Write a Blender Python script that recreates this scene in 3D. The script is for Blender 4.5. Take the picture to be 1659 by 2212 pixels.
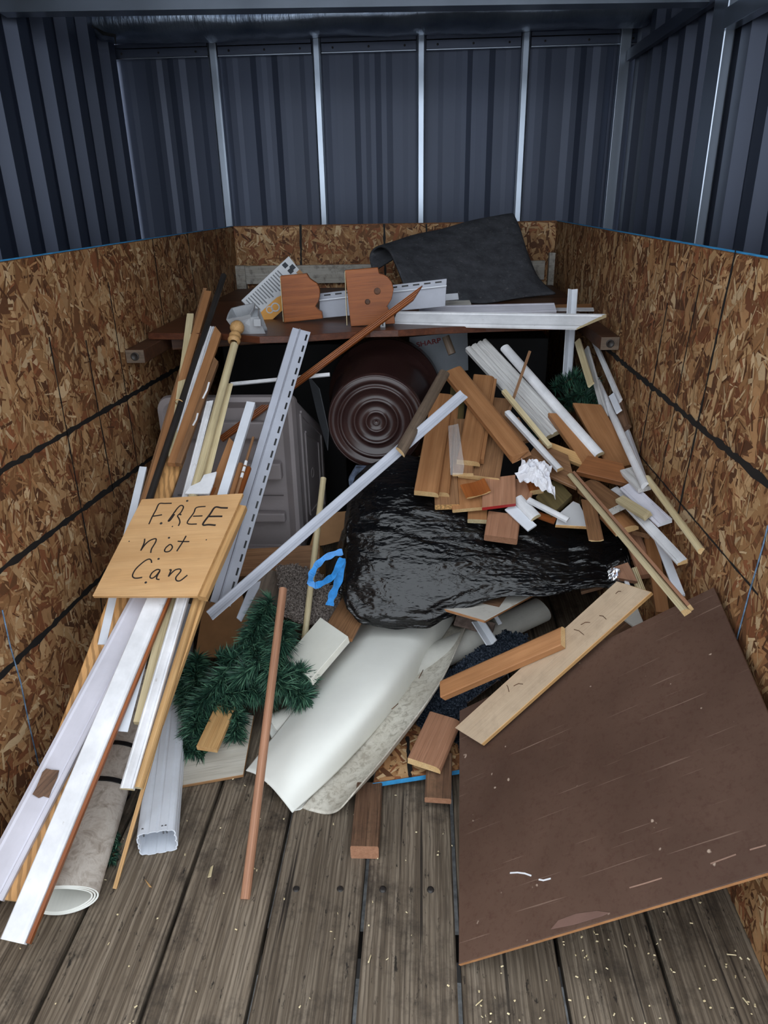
import bpy, bmesh, math, random
from mathutils import Vector, Matrix, noise
random.seed(7)
for o in list(bpy.data.objects): bpy.data.objects.remove(o)
SC = bpy.context.scene
COL = SC.collection
# ------------------------------------------------------------------ camera
FPX, PITCH, YAW, ROLL = 1565.46, 0.4085, -0.0594, -0.0190
CAM = Vector((0, 0, 1.3274))
_F = Vector((math.sin(YAW)*math.cos(PITCH), math.cos(YAW)*math.cos(PITCH), -math.sin(PITCH)))
_r = Vector((math.cos(YAW), -math.sin(YAW), 0)); _u = _r.cross(_F)
_R = _r*math.cos(ROLL)+_u*math.sin(ROLL); _U = -_r*math.sin(ROLL)+_u*math.cos(ROLL)
cd = bpy.data.cameras.new('camera'); cam = bpy.data.objects.new('camera', cd); COL.objects.link(cam)
cd.sensor_fit = 'VERTICAL'; cd.sensor_height = 36; cd.lens = 36*FPX/2212; cd.clip_start = .01
M = Matrix((_R, _U, -_F)).transposed().to_4x4(); M.translation = CAM; cam.matrix_world = M
SC.camera = cam
# ------------------------------------------------------------------ daylight and exposure
w = bpy.data.worlds.new('overcast_sky'); SC.world = w; w.use_nodes = True
w.node_tree.nodes['Background'].inputs[0].default_value = (.86, .93, 1.0, 1)
w.node_tree.nodes['Background'].inputs[1].default_value = 1.0
SC.view_settings.view_transform = 'Standard'; SC.view_settings.look = 'None'
SC.view_settings.gamma = 1; SC.view_settings.use_curve_mapping = False
SC.view_settings.exposure = 1.52
SHED_FRONT = 1.0
# ------------------------------------------------------------------ helpers: pixel ray to a point in the place
def ray(px, py): return _F+_R*((px-829.5)/FPX)-_U*((py-1106)/FPX)
PLANES = {'O': (.52, .5, 1.95), 'L': (.03, .58, .9)}      # heap on the bag, bundle along the left side: z = a + s*(y - y0)
def P(px, py, x=None, y=None, z=None, pl=None, o=0.0):
    d = ray(px, py)
    if y is not None: t = (y-CAM.y)/d.y
    elif z is not None: t = (z-CAM.z)/d.z
    elif x is not None: t = (x-CAM.x)/d.x
    else:
        a, s, y0 = PLANES[pl]
        t = (a+o-s*y0-CAM.z)/(d.z-s*d.y)
    return CAM+d*t
def PO(px, py, o=0.0): return P(px, py, pl='O', o=o)
def PLB(px, py, o=0.0): return P(px, py, pl='L', o=o)
def proj(p):
    d = Vector(p)-CAM; zc = d.dot(_F)
    return Vector((829.5+FPX*d.dot(_R)/zc, 1106-FPX*d.dot(_U)/zc))
def on_plane(px, py, p0, n):
    d = ray(px, py); return CAM+d*((Vector(p0)-CAM).dot(n)/d.dot(n))
# ------------------------------------------------------------------ materials
def lin(c):
    r = []
    for v in c[:3]:
        v = v/255.; r.append(v/12.92 if v <= .04045 else ((v+.055)/1.055)**2.4)
    return (*r, 1)
_M = {}
class NT:
    def __init__(s, name, rough=.6, metal=0, spec=.4):
        s.m = bpy.data.materials.new(name); s.m.use_nodes = True; s.t = s.m.node_tree
        s.b = s.t.nodes['Principled BSDF']; s.set(s.b, 'Roughness', rough); s.set(s.b, 'Metallic', metal); s.set(s.b, 'Specular IOR Level', spec)
    def set(s, n, k, v): n.inputs[k].default_value = v
    def n(s, ty, **kw):
        nd = s.t.nodes.new(ty)
        for k, v in kw.items(): setattr(nd, k, v)
        return nd
    def l(s, a, b): s.t.links.new(a, b)
    def coord(s, scale=(1, 1, 1), rnd=True, kind='Object', rot=(0, 0, 0)):
        tc = s.n('ShaderNodeTexCoord'); mp = s.n('ShaderNodeMapping'); mp.inputs['Scale'].default_value = scale
        mp.inputs['Rotation'].default_value = rot
        s.l(tc.outputs[kind], mp.inputs[0])
        if rnd:
            oi = s.n('ShaderNodeObjectInfo'); cx = s.n('ShaderNodeVectorMath', operation='SCALE'); cx.inputs[0].default_value = (37, 53, 71)
            s.l(oi.outputs['Random'], cx.inputs['Scale']); s.l(cx.outputs[0], mp.inputs['Location'])
        return mp.outputs[0]
    def noise(s, v, scale, detail=4, rough=.55, dist=0):
        n = s.n('ShaderNodeTexNoise'); s.set(n, 'Scale', scale); s.set(n, 'Detail', detail); s.set(n, 'Roughness', rough); s.set(n, 'Distortion', dist)
        s.l(v, n.inputs['Vector']); return n.outputs['Fac']
    def ramp(s, f, stops):
        r = s.n('ShaderNodeValToRGB'); e = r.color_ramp.elements
        while len(e) < len(stops): e.new(.5)
        for el, (p, c) in zip(e, stops): el.position = p; el.color = c if len(c) == 4 else lin(c)
        s.l(f, r.inputs[0]); return r.outputs[0]
    def mix(s, f, a, b, mode='MIX'):
        m = s.n('ShaderNodeMix', data_type='RGBA', blend_type=mode)
        for sock, v in ((m.inputs['Factor'], f), (m.inputs[6], a), (m.inputs[7], b)):
            if isinstance(v, (int, float)): sock.default_value = v
            elif isinstance(v, tuple): sock.default_value = v if len(v) == 4 else lin(v)
            else: s.l(v, sock)
        return m.outputs[2]
    def bump(s, f, st=.3, d=.002, nxt=None):
        b = s.n('ShaderNodeBump'); s.set(b, 'Strength', st); s.set(b, 'Distance', d); s.l(f, b.inputs['Height'])
        if nxt: s.l(nxt, b.inputs['Normal'])
        s.l(b.outputs[0], s.b.inputs['Normal']); return b.outputs[0]
    def col(s, c):
        if isinstance(c, tuple): s.b.inputs['Base Color'].default_value = lin(c)
        else: s.l(c, s.b.inputs['Base Color'])
def G(v): return (v, v, v, 1)
def wood(c1, c2, name, rough=.55, wave=0.0, grain=60, dirt=0.0, spec=.35, streak=.3):
    if name in _M: return _M[name]
    k = NT(name, rough, 0, spec)
    v = k.coord((1, 1, 1)); vs = k.coord((1.2, grain/2.2, grain/2.2))
    n1 = k.noise(vs, 2.2, 6, .65)
    f = n1
    c = k.ramp(n1, [(.28, c2), (.5, tuple((a+b)/2 for a, b in zip(c1, c2))), (.68, c1)])
    vf = k.coord((3, 150, 150)); n2 = k.noise(vf, 3, 2)
    c = k.mix(k.ramp(n2, [(.36, G(streak)), (.5, G(0))]), c, tuple(x*.62 for x in c2))
    if wave:
        wv = k.n('ShaderNodeTexWave', bands_direction='X'); k.set(wv, 'Scale', 9); k.set(wv, 'Distortion', 3.5); k.set(wv, 'Detail', 2); k.set(wv, 'Detail Scale', 1.5)
        k.l(k.coord((1, 3, 1), rot=(0, 0, .75)), wv.inputs['Vector'])
        c = k.mix(k.ramp(wv.outputs['Fac'], [(.2, G(wave*.7)), (.55, G(0))]), c, tuple(x*.7 for x in c2))
    big = k.noise(v, 7, 3)
    c = k.mix(k.ramp(big, [(.35, G(.22)), (.6, G(0))]), c, tuple(x*.72 for x in c2))
    if dirt:
        c = k.mix(k.ramp(k.noise(v, 34, 5, .7), [(.5, G(0)), (.66, G(dirt))]), c, (48, 40, 32))
    oi = k.n('ShaderNodeObjectInfo'); hv = k.n('ShaderNodeHueSaturation'); k.l(c, hv.inputs['Color'])
    mr = k.n('ShaderNodeMapRange'); k.set(mr, 'To Min', .82); k.set(mr, 'To Max', 1.12); k.l(oi.outputs['Random'], mr.inputs['Value']); k.l(mr.outputs[0], hv.inputs['Value'])
    k.col(hv.outputs[0]); k.bump(n2, .25, .0015)
    _M[name] = k.m; return k.m
def plain(name, c, rough=.5, metal=0, spec=.4, var=.12, scale=9, bump=0.0, bscale=60, stretch=(1, 1, 1), speck=None):
    if name in _M: return _M[name]
    k = NT(name, rough, metal, spec); v = k.coord(stretch)
    n = k.noise(v, scale, 5, .6)
    c2 = k.ramp(n, [(.3, tuple(x*(1-var) for x in c)), (.7, tuple(min(255, x*(1+var*.5)) for x in c))])
    if speck: c2 = k.mix(k.ramp(k.noise(v, speck[0], 4, .7), [(speck[1], G(0)), (speck[1]+.1, G(speck[3]))]), c2, speck[2])
    k.col(c2)
    if bump: k.bump(k.noise(v, bscale, 3), bump, .002)
    _M[name] = k.m; return k.m
CEDAR = wood((178, 128, 86), (150, 102, 64), 'cedar_wood', streak=.15); PINE = wood((216, 176, 122), (186, 140, 88), 'pine_wood')
PALE = wood((222, 208, 172), (198, 178, 136), 'pale_wood'); OAK = wood((156, 116, 82), (124, 88, 60), 'oak_wood', grain=90, streak=.5)
DARKW = wood((104, 68, 46), (66, 42, 30), 'dark_wood'); GREENW = wood((112, 98, 62), (76, 66, 40), 'treated_wood')
WEATH = wood((124, 106, 90), (88, 74, 62), 'weathered_wood', dirt=.4); PLY = wood((194, 172, 146), (178, 154, 128), 'plywood_face', grain=16, dirt=.12, streak=.12)
FIR = wood((214, 164, 108), (196, 144, 88), 'fir_wood', wave=1.0, streak=.1); SIGNW = wood((208, 166, 118), (192, 148, 100), 'sign_wood', grain=30, streak=.12)
WALNUT = wood((138, 106, 82), (92, 66, 50), 'walnut_wood', streak=.6, dirt=.35); REDOAK = wood((178, 132, 104), (150, 106, 80), 'red_oak', grain=90)
CORBEL = wood((158, 92, 46), (128, 68, 30), 'orange_pine', rough=.4); SHELFW = wood((112, 64, 42), (70, 38, 26), 'stained_wood', rough=.35)
ENDW = wood((226, 196, 148), (200, 160, 108), 'end_grain', grain=20); OLDWHITE = wood((196, 192, 184), (168, 160, 148), 'whitewashed_wood', dirt=.5)
WHITE = plain('white_paint', (226, 226, 229), .45, speck=(30, .66, (150, 140, 128), .6)); LILAC = plain('lilac_white_paint', (212, 210, 220), .5, var=.06, speck=(45, .7, (150, 140, 130), .5))
VGREY = plain('grey_vinyl', (172, 175, 186), .42, var=.07); VWHITE = plain('white_vinyl', (218, 222, 230), .4, var=.05, speck=(22, .68, (140, 140, 140), .4))
WORN = plain('worn_white_paint', (208, 206, 204), .55, var=.12, stretch=(1, 30, 30), speck=(5, .58, (120, 108, 96), .7))
BLACKP = plain('black_plastic', (22, 22, 24), .35); DARKM = plain('bronze_metal', (52, 48, 46), .45, .3); STEELM = plain('steel', (150, 150, 152), .35, .9)
TOTE = plain('taupe_plastic', (146, 138, 139), .42, var=.05, bump=.08, bscale=300); GREYP = plain('grey_plastic', (158, 160, 164), .5, var=.08)
CARD = plain('cardboard', (158, 118, 80), .8, bump=.05); LAM = plain('grey_laminate', (196, 192, 184), .5, var=.06, speck=(14, .62, (130, 116, 98), .5))
BACKV = plain('vinyl_backing', (228, 228, 221), .7, var=.04, scale=4, speck=(26, .72, (128, 122, 110), .7))
BRAN = plain('marker_ink', (34, 26, 24), .6); BLUE = plain('blue_film', (46, 132, 205), .3, var=.2, scale=40); BLUEP = plain('blue_edge_paint', (52, 138, 190), .6, var=.2, scale=30)
RED = plain('red_paint', (168, 40, 42), .5); MDF = plain('chipboard_core', (196, 152, 98), .85, var=.5, scale=160, bump=.5, bscale=200)
TISSUE = plain('tissue_paper', (224, 224, 230), .8, var=.05); STICK = plain('paper_sticker', (216, 216, 212), .6, speck=(60, .55, (60, 60, 60), .8))
DENIM = plain('blue_rag', (88, 98, 118), .9, var=.5, scale=40, bump=.4, bscale=70); ORANGE = plain('orange_print', (214, 150, 60), .55, var=.05)
PRINT = plain('grey_print', (112, 114, 118), .6, var=.1); BOXW = plain('box_white', (190, 192, 196), .55, var=.05); SHARPR = plain('dark_red_print', (120, 30, 36), .6)
SHARPG = plain('grey_carton', (136, 142, 150), .7, var=.06); NAVY = plain('dark_print', (30, 34, 44), .6)
def mat_lino():
    k = NT('marbled_linoleum', .45); v = k.coord()
    n = k.noise(v, 22, 6, .65, 1.6)
    k.col(k.ramp(n, [(.3, (142, 130, 118)), (.45, (178, 167, 156)), (.55, (196, 187, 177)), (.7, (166, 154, 142))])); return k.m
def mat_linotop():
    k = NT('speckled_linoleum', .45); v = k.coord()
    n = k.noise(v, 60, 6, .75, .6); n2 = k.noise(v, 7, 3)
    c = k.ramp(n, [(.38, (160, 154, 142)), (.5, (200, 195, 183)), (.66, (212, 208, 197))])
    c = k.mix(k.ramp(n2, [(.4, G(.45)), (.62, G(0))]), c, (160, 150, 134)); k.col(c); return k.m
LINO = mat_lino(); LINOTOP = mat_linotop()
def mat_hardboard():
    k = NT('brown_hardboard', .5, 0, .35); v = k.coord()
    c = k.ramp(k.noise(v, 3.2, 4), [(.3, (74, 54, 44)), (.7, (96, 73, 61))])
    c = k.mix(k.ramp(k.noise(v, 95, 5, .7), [(.5, G(0)), (.72, G(.55))]), c, (66, 40, 32))
    for rot, th in ((.35, .69), (1.15, .71), (-.5, .71)):
        vv = k.coord((1.5, 90, 1), rot=(0, 0, rot), rnd=False)
        c = k.mix(k.ramp(k.noise(vv, 2.0, 2), [(th, G(0)), (th+.03, G(.3))]), c, (168, 142, 126))
    c = k.mix(k.ramp(k.noise(v, 36, 2, .5), [(.73, G(0)), (.76, G(.7))]), c, (190, 168, 150))
    k.col(c); k.bump(k.noise(v, 180, 3), .12, .001); return k.m
HARD = mat_hardboard()
def mat_floor():
    k = NT('weathered_deck_wood', .75, 0, .25); v = k.coord()
    g = k.noise(k.coord((.9, 26, 26)), 2.4, 7, .7)
    c = k.ramp(g, [(.26, (62, 51, 40)), (.42, (104, 89, 71)), (.55, (132, 116, 96)), (.72, (154, 138, 117))])
    wv = k.n('ShaderNodeTexWave', bands_direction='Y'); k.set(wv, 'Scale', 34); k.set(wv, 'Distortion', 4.5); k.set(wv, 'Detail', 3); k.set(wv, 'Detail Scale', 1.2)
    k.l(k.coord((.25, 1, 1)), wv.inputs['Vector'])
    c = k.mix(k.ramp(wv.outputs['Fac'], [(.15, G(.55)), (.5, G(0))]), c, (84, 70, 56))
    vo = k.n('ShaderNodeTexVoronoi'); k.set(vo, 'Scale', 1.0); k.l(k.coord((2.6, 6.0, .01)), vo.inputs['Vector'])
    kn = k.ramp(vo.outputs['Distance'], [(.03, G(.9)), (.12, G(0))])
    c = k.mix(kn, c, (66, 52, 42))
    rg = k.n('ShaderNodeMath', operation='SINE'); m = k.n('ShaderNodeMath', operation='MULTIPLY'); m.inputs[1].default_value = 130; k.l(vo.outputs['Distance'], m.inputs[0]); k.l(m.outputs[0], rg.inputs[0])
    near = k.n('ShaderNodeMath', operation='MULTIPLY'); k.l(k.ramp(vo.outputs['Distance'], [(.1, G(.5)), (.24, G(0))]), near.inputs[0]); k.l(rg.outputs[0], near.inputs[1]); near.use_clamp = True
    c = k.mix(near.outputs[0], c, (82, 68, 55))
    cr = k.noise(k.coord((.8, 42, 42)), 1.6, 3, .5)
    c = k.mix(k.ramp(cr, [(.3, G(.9)), (.36, G(0))]), c, (40, 33, 28))
    fg = k.noise(k.coord((2, 170, 170)), 2.5, 3, .6); c = k.mix(k.ramp(fg, [(.34, G(.55)), (.5, G(0))]), c, (58, 48, 40))
    st = k.noise(v, 5, 6, .75); c = k.mix(k.ramp(st, [(.50, G(0)), (.66, G(.85))]), c, (52, 44, 37))
    c = k.mix(k.ramp(k.noise(k.coord((1, 3, 3)), 22, 4, .75), [(.61, G(0)), (.68, G(.85))]), c, (28, 25, 22))
    oi = k.n('ShaderNodeObjectInfo'); hv = k.n('ShaderNodeHueSaturation'); k.l(c, hv.inputs['Color']); mr = k.n('ShaderNodeMapRange'); k.set(mr, 'To Min', .8); k.set(mr, 'To Max', 1.05)
    k.l(oi.outputs['Random'], mr.inputs['Value']); k.l(mr.outputs[0], hv.inputs['Value']); k.set(hv, 'Saturation', .85)
    k.col(hv.outputs[0]); b = k.bump(g, .5, .003); k.bump(cr, .5, .003, b); return k.m
DECK = mat_floor()
def mat_flake():
    k = NT('wood_strand', .65, 0, .25); a = k.n('ShaderNodeAttribute', attribute_name='Col'); u = k.n('ShaderNodeUVMap', uv_map='UV')
    mp = k.n('ShaderNodeMapping'); mp.inputs['Scale'].default_value = (6, 260, 1); k.l(u.outputs[0], mp.inputs[0])
    n = k.noise(mp.outputs[0], 1.5, 3, .6)
    c = k.mix(k.ramp(n, [(.32, G(.42)), (.58, G(0))]), a.outputs['Color'], (80, 48, 26), 'MULTIPLY')
    k.col(c); k.bump(n, .2, .001); return k.m
FLAKE = mat_flake(); OSBASE = plain('strand_board_base', (122, 80, 48), .75, var=.45, scale=60, bump=.3, bscale=90)
LINE = plain('printed_black', (24, 22, 21), .7)
def mat_metal(name, c, rough, met, var=.12):
    k = NT(name, rough, met, .5); v = k.coord((1, 1, .15)); k.col(k.ramp(k.noise(v, 3, 3), [(.3, tuple(x*(1-var) for x in c)), (.7, c)]))
    k.bump(k.noise(k.coord((6, 6, .6)), 2, 2), .06, .003); return k.m
SHEET = mat_metal('slate_sheet_metal', (70, 78, 98), .42, .35); STUDM = mat_metal('galvanised_steel', (172, 182, 196), .28, .85)
FOIL = NT('silver_foil_insulation', .28, .8); FOIL.col(FOIL.ramp(FOIL.noise(FOIL.coord(), 4, 4), [(.3, (118, 130, 148)), (.7, (168, 180, 198))]))
_b = FOIL.bump(FOIL.noise(FOIL.coord((5, 1.2, 1.2)), 6, 5, .6), .5, .012); FOIL = FOIL.m
# ------------------------------------------------------------------ mesh helpers
def link(o, parent=None):
    COL.objects.link(o)
    if parent is not None:
        o.parent = parent; bpy.context.view_layer.update() if False else None
        o.matrix_parent_inverse = parent_mat(parent).inverted()
    return o
def parent_mat(p):
    m = p.matrix_basis.copy()
    if p.parent is not None: m = parent_mat(p.parent) @ p.matrix_parent_inverse @ m
    return m
def mesh_obj(name, verts, faces, mats, parent=None, mat_idx=None, smooth=False, mw=None):
    me = bpy.data.meshes.new(name); me.from_pydata([tuple(v) for v in verts], [], faces); me.validate()
    for m in (mats if isinstance(mats, (list, tuple)) else [mats]): me.materials.append(m)
    if mat_idx and len(mat_idx) == len(me.polygons): me.polygons.foreach_set('material_index', mat_idx)
    if smooth: me.polygons.foreach_set('use_smooth', [True]*len(me.polygons))
    me.update()
    bm = bmesh.new(); bm.from_mesh(me); bmesh.ops.recalc_face_normals(bm, faces=bm.faces); bm.to_mesh(me); bm.free()
    o = bpy.data.objects.new(name, me)
    if mw is not None: o.matrix_basis = mw
    return link(o, parent)
def tag(o, label, cat, group=None):
    o['label'] = label; o['category'] = cat
    if group: o['group'] = group
    return o
def empty(name, loc, label=None, cat=None, group=None):
    o = bpy.data.objects.new(name, None); o.location = loc; o.empty_display_size = .05; COL.objects.link(o)
    if label: tag(o, label, cat, group)
    return o
def struct(o): o['kind'] = 'structure'; return o
def frame(A, B, n):
    X = (B-A).normalized(); n = Vector(n); Z = (n-X*n.dot(X)).normalized(); Y = Z.cross(X)
    m = Matrix((X, Y, Z)).transposed().to_4x4(); return m
def chamfer(c=.08, d=.16): return [(-.5, -1+d), (-.5+c, -1), (.5-c, -1), (.5, -1+d), (.5, -d), (.5-c, 0), (-.5+c, 0), (-.5, -d)]
PROF = {
 'flat': chamfer(.03, .12), 'bull': [(-.5, -1), (.5, -1), (.5, -.6), (.46, -.25), (.36, -.05), (.25, 0), (-.46, 0), (-.5, -.1)],
 'casing': [(-.5, -1), (.5, -1), (.5, -.12), (.47, 0), (.36, 0), (.33, -.22), (.28, -.1), (.1, -.16), (-.12, -.3), (-.3, -.45), (-.38, -.38), (-.44, -.5), (-.5, -.62)],
 'fluted': [(-.5, -1), (.5, -1), (.5, -.2), (.45, 0), (.36, 0), (.32, -.25), (.27, -.25), (.23, 0), (.12, -.03), (.08, -.3), (.03, -.3), (-.02, -.05), (-.16, -.08), (-.2, -.32), (-.25, -.32), (-.3, -.1), (-.44, -.1), (-.5, -.3)],
 'quarter': [(-.5, -1), (.5, -1), (.47, -.7), (.38, -.42), (.22, -.18), (0, -.04), (-.3, 0), (-.5, 0)],
 'dome': [(-.5, -1), (.5, -1), (.5, -.55), (.38, -.22), (.2, -.05), (0, 0), (-.2, -.05), (-.38, -.22), (-.5, -.55)],
 'ell': [(-.5, 0), (-.5, -1), (-.42, -1), (-.42, -.12), (.5, -.12), (.5, 0)],
 'chan': [(-.5, 0), (-.5, -1), (-.4, -1), (-.4, -.2), (.4, -.2), (.4, -1), (.5, -1), (.5, 0)],
 'vee': [(-.5, -.1), (-.42, 0), (0, -.75), (.42, 0), (.5, -.1), (.05, -1), (-.05, -1)],
 'round': [(.5*math.cos(a*math.pi/7), -.5+.5*math.sin(a*math.pi/7)) for a in range(14)],
 'crown': [(-.5, -.2), (-.45, 0), (-.3, -.06), (-.12, -.25), (.1, -.32), (.3, -.2), (.42, 0), (.5, -.05), (.5, -.25), (.3, -.5), (-.3, -.5)],
}
WARN = []
def extrude(name, prof, wd, t, L, mats, parent=None, cut=(0, 0), mw=None, jag=0, bend=0, seg=1):
    pr = PROF[prof] if isinstance(prof, str) else prof
    n = len(pr); V = []; F = []; idx = []
    rr = random.Random(sum(map(ord, name))+int(L*1e4))
    for i in range(seg+1):
        s = i/seg; x = (s-.5)*L
        for (u, vv) in pr:
            xx = x
            if i == 0: xx += cut[0]*u*wd
            if i == seg: xx += cut[1]*u*wd+(rr.uniform(-jag, jag) if jag else 0)
            V.append((xx, u*wd, vv*t+bend*(4*(s-.5)**2-1)*-1))
    for i in range(seg):
        for k in range(n): F.append((i*n+k, i*n+(k+1) % n, (i+1)*n+(k+1) % n, (i+1)*n+k)); idx.append(0)
    F.append(tuple(range(n))[::-1]); F.append(tuple(seg*n+k for k in range(n))); idx += [len(mats)-1]*2
    return mesh_obj(name, V, F, mats, parent, idx, mw=mw)
def stick(name, label, cat, A, B, wpx, t=.018, mat=None, prof='flat', n=None, end=None, group=None, w=None, cut=(0, 0), jag=0, parent=None, bend=0, seg=1, tw=0):
    A = Vector(A); B = Vector(B); mid = (A+B)/2
    if n is None: n = (CAM-mid).normalized()*.5+Vector((0, -.15, .8))
    m = frame(A, B, n)
    if tw: m = m @ Matrix.Rotation(tw, 4, 'X')
    if w is None:
        yv = m.col[1].to_3d(); a = proj(mid-yv*.005); b = proj(mid+yv*.005); ax = (proj(B)-proj(A)).normalized(); d = b-a
        k = abs(d.x*ax.y-d.y*ax.x)/.01
        w = wpx/max(k, 120)
    m.translation = mid
    for q in (A, B):
        if q.x > .632 or q.x < -.945 or q.z < -.002 or q.y > 3.78: WARN.append((label, [round(c, 3) for c in q]))
    o = extrude(name, prof, w, t, (B-A).length, [mat, end or mat], parent, cut, m, jag, bend, seg)
    if label: tag(o, label, cat, group)
    return o
def plate(name, label, cat, pts, t, mat, edge=None, group=None, n=None, parent=None):
    """a flat piece: outline points on its upper face, thickness t away from n"""
    pts = [Vector(p) for p in pts]; c = sum(pts, Vector())/len(pts)
    nn = Vector()
    for i in range(len(pts)): nn += (pts[i]-c).cross(pts[(i+1) % len(pts)]-c)
    nn.normalize()
    ref = Vector(n) if n else (CAM-c)
    if nn.dot(ref) < 0: nn = -nn
    m = frame(pts[0], pts[1], nn); m.translation = c; inv = m.inverted()
    L = [inv @ p for p in pts]; L = [Vector((p.x, p.y, 0)) for p in L]; k = len(L)
    V = L+[p-Vector((0, 0, t)) for p in L]
    F = [tuple(range(k)), tuple(range(k, 2*k))[::-1]]+[(i, (i+1) % k, k+(i+1) % k, k+i) for i in range(k)]
    o = mesh_obj(name, V, F, [mat, edge or mat], parent, [0, 0]+[1]*k, mw=m)
    bv = o.modifiers.new('bevel', 'BEVEL'); bv.width = min(.0012, t*.3); bv.segments = 1
    if label: tag(o, label, cat, group)
    return o
def box(name, lo, hi, mat, parent=None, bev=.002):
    lo = Vector(lo); hi = Vector(hi); c = (lo+hi)/2; h = (hi-lo)/2
    V = [(sx*h.x, sy*h.y, sz*h.z) for sx in (-1, 1) for sy in (-1, 1) for sz in (-1, 1)]
    F = [(0, 1, 3, 2), (4, 6, 7, 5), (0, 4, 5, 1), (2, 3, 7, 6), (0, 2, 6, 4), (1, 5, 7, 3)]
    o = mesh_obj(name, V, F, mat, parent, mw=Matrix.Translation(c))
    if bev: b = o.modifiers.new('bevel', 'BEVEL'); b.width = bev; b.segments = 2
    return o
def tube(name, pts, r, mat, parent=None, sides=8, closed=False):
    pts = [Vector(p) for p in pts]; V = []; F = []; n = len(pts)
    rs = r if isinstance(r, (list, tuple)) else [r]*n
    for i, p in enumerate(pts):
        d = (pts[min(i+1, n-1)]-pts[max(i-1, 0)]).normalized()
        a = d.orthogonal() if i == 0 else (a-d*a.dot(d))
        a.normalize(); b = d.cross(a)
        for k in range(sides):
            q = 2*math.pi*k/sides; V.append(p+(a*math.cos(q)+b*math.sin(q))*rs[i])
    for i in range(n-1):
        for k in range(sides): F.append((i*sides+k, i*sides+(k+1) % sides, (i+1)*sides+(k+1) % sides, (i+1)*sides+k))
    F.append(tuple(range(sides))[::-1]); F.append(tuple((n-1)*sides+k for k in range(sides)))
    return mesh_obj(name, V, F, mat, parent, smooth=True)
def lathe(name, prof, mw, mat, parent=None, seg=64, smooth=True):
    V = []; F = []; n = len(prof)
    for k in range(seg):
        q = 2*math.pi*k/seg
        for (x, r) in prof: V.append((x, r*math.cos(q), r*math.sin(q)))
    for k in range(seg):
        for i in range(n-1): F.append((k*n+i, k*n+i+1, ((k+1) % seg)*n+i+1, ((k+1) % seg)*n+i))
    o = mesh_obj(name, V, F, mat, parent, smooth=smooth, mw=mw)
    return o
def ribbon(name, pts, wd, nrm, mat, parent=None, t=.0006, lift=0.0):
    """thin band along pts; nrm: face normal or list of side vectors"""
    pts = [Vector(p) for p in pts]; V = []; F = []; n = len(pts); nv = Vector(nrm).normalized()
    for i, p in enumerate(pts):
        d = (pts[min(i+1, n-1)]-pts[max(i-1, 0)]).normalized(); s = nv.cross(d).normalized()*((wd[i] if isinstance(wd, (list, tuple)) else wd)/2)
        for q in (p-s, p+s): V += [q+nv*(lift+t), q+nv*lift]
    for i in range(n-1):
        a = i*4; b = a+4
        F += [(a, a+2, b+2, b), (a+1, b+1, b+3, a+3), (a, b, b+1, a+1), (a+2, a+3, b+3, b+2)]
    F += [(0, 1, 3, 2), (n*4-4, n*4-2, n*4-1, n*4-3)]
    return mesh_obj(name, V, F, mat, parent)
XL, XR, YB, ZT = -.942, .632, 3.785, 1.213
# ================================================================== THE SETTING
g = struct(mesh_obj('ground', [(-12, -10, -.56), (12, -10, -.56), (12, 14, -.56), (-12, 14, -.56)], [(0, 1, 2, 3)], plain('pale_gravel', (150, 150, 150), .9, var=.3, scale=30)))
fl = struct(empty('floor', (0, 2, 0)))
edges = [XL-.04, -.879]+[.0705+.19*(k-4) for k in range(7)]+[XR+.03]
for i in range(len(edges)-1):
    a, b = edges[i]+.0045, edges[i+1]-.0045
    dz = [0, -.001, .001, 0, .002, 0, -.001, .001, 0][i % 9]
    m = frame(Vector((0, 0, 0)), Vector((0, 1, 0)), (0, 0, 1)); m.translation = Vector(((a+b)/2, 2.17, dz))
    extrude('plank', chamfer(.018, .1), b-a, .038, 3.3, [DECK, ENDW], fl, (0, 0), m)
for px, py in ((640, 1922), (735, 1922), (827, 1922), (930, 1923)):
    p = P(px, py, z=0); m = frame(p, p+Vector((0, 0, 1)), (1, 0, 0)); m.translation = p
    lathe('screw', [(.004, 0), (.004, .003), (.0035, .007), (-.002, .008)], m, DARKM, fl, 12)
# trailer crossmembers below the planks
for y in (.95, 1.8, 2.6, 3.4): box('joist', (XL-.05, y, -.10), (XR+.05, y+.06, -.0405), DARKM, fl)

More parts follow.
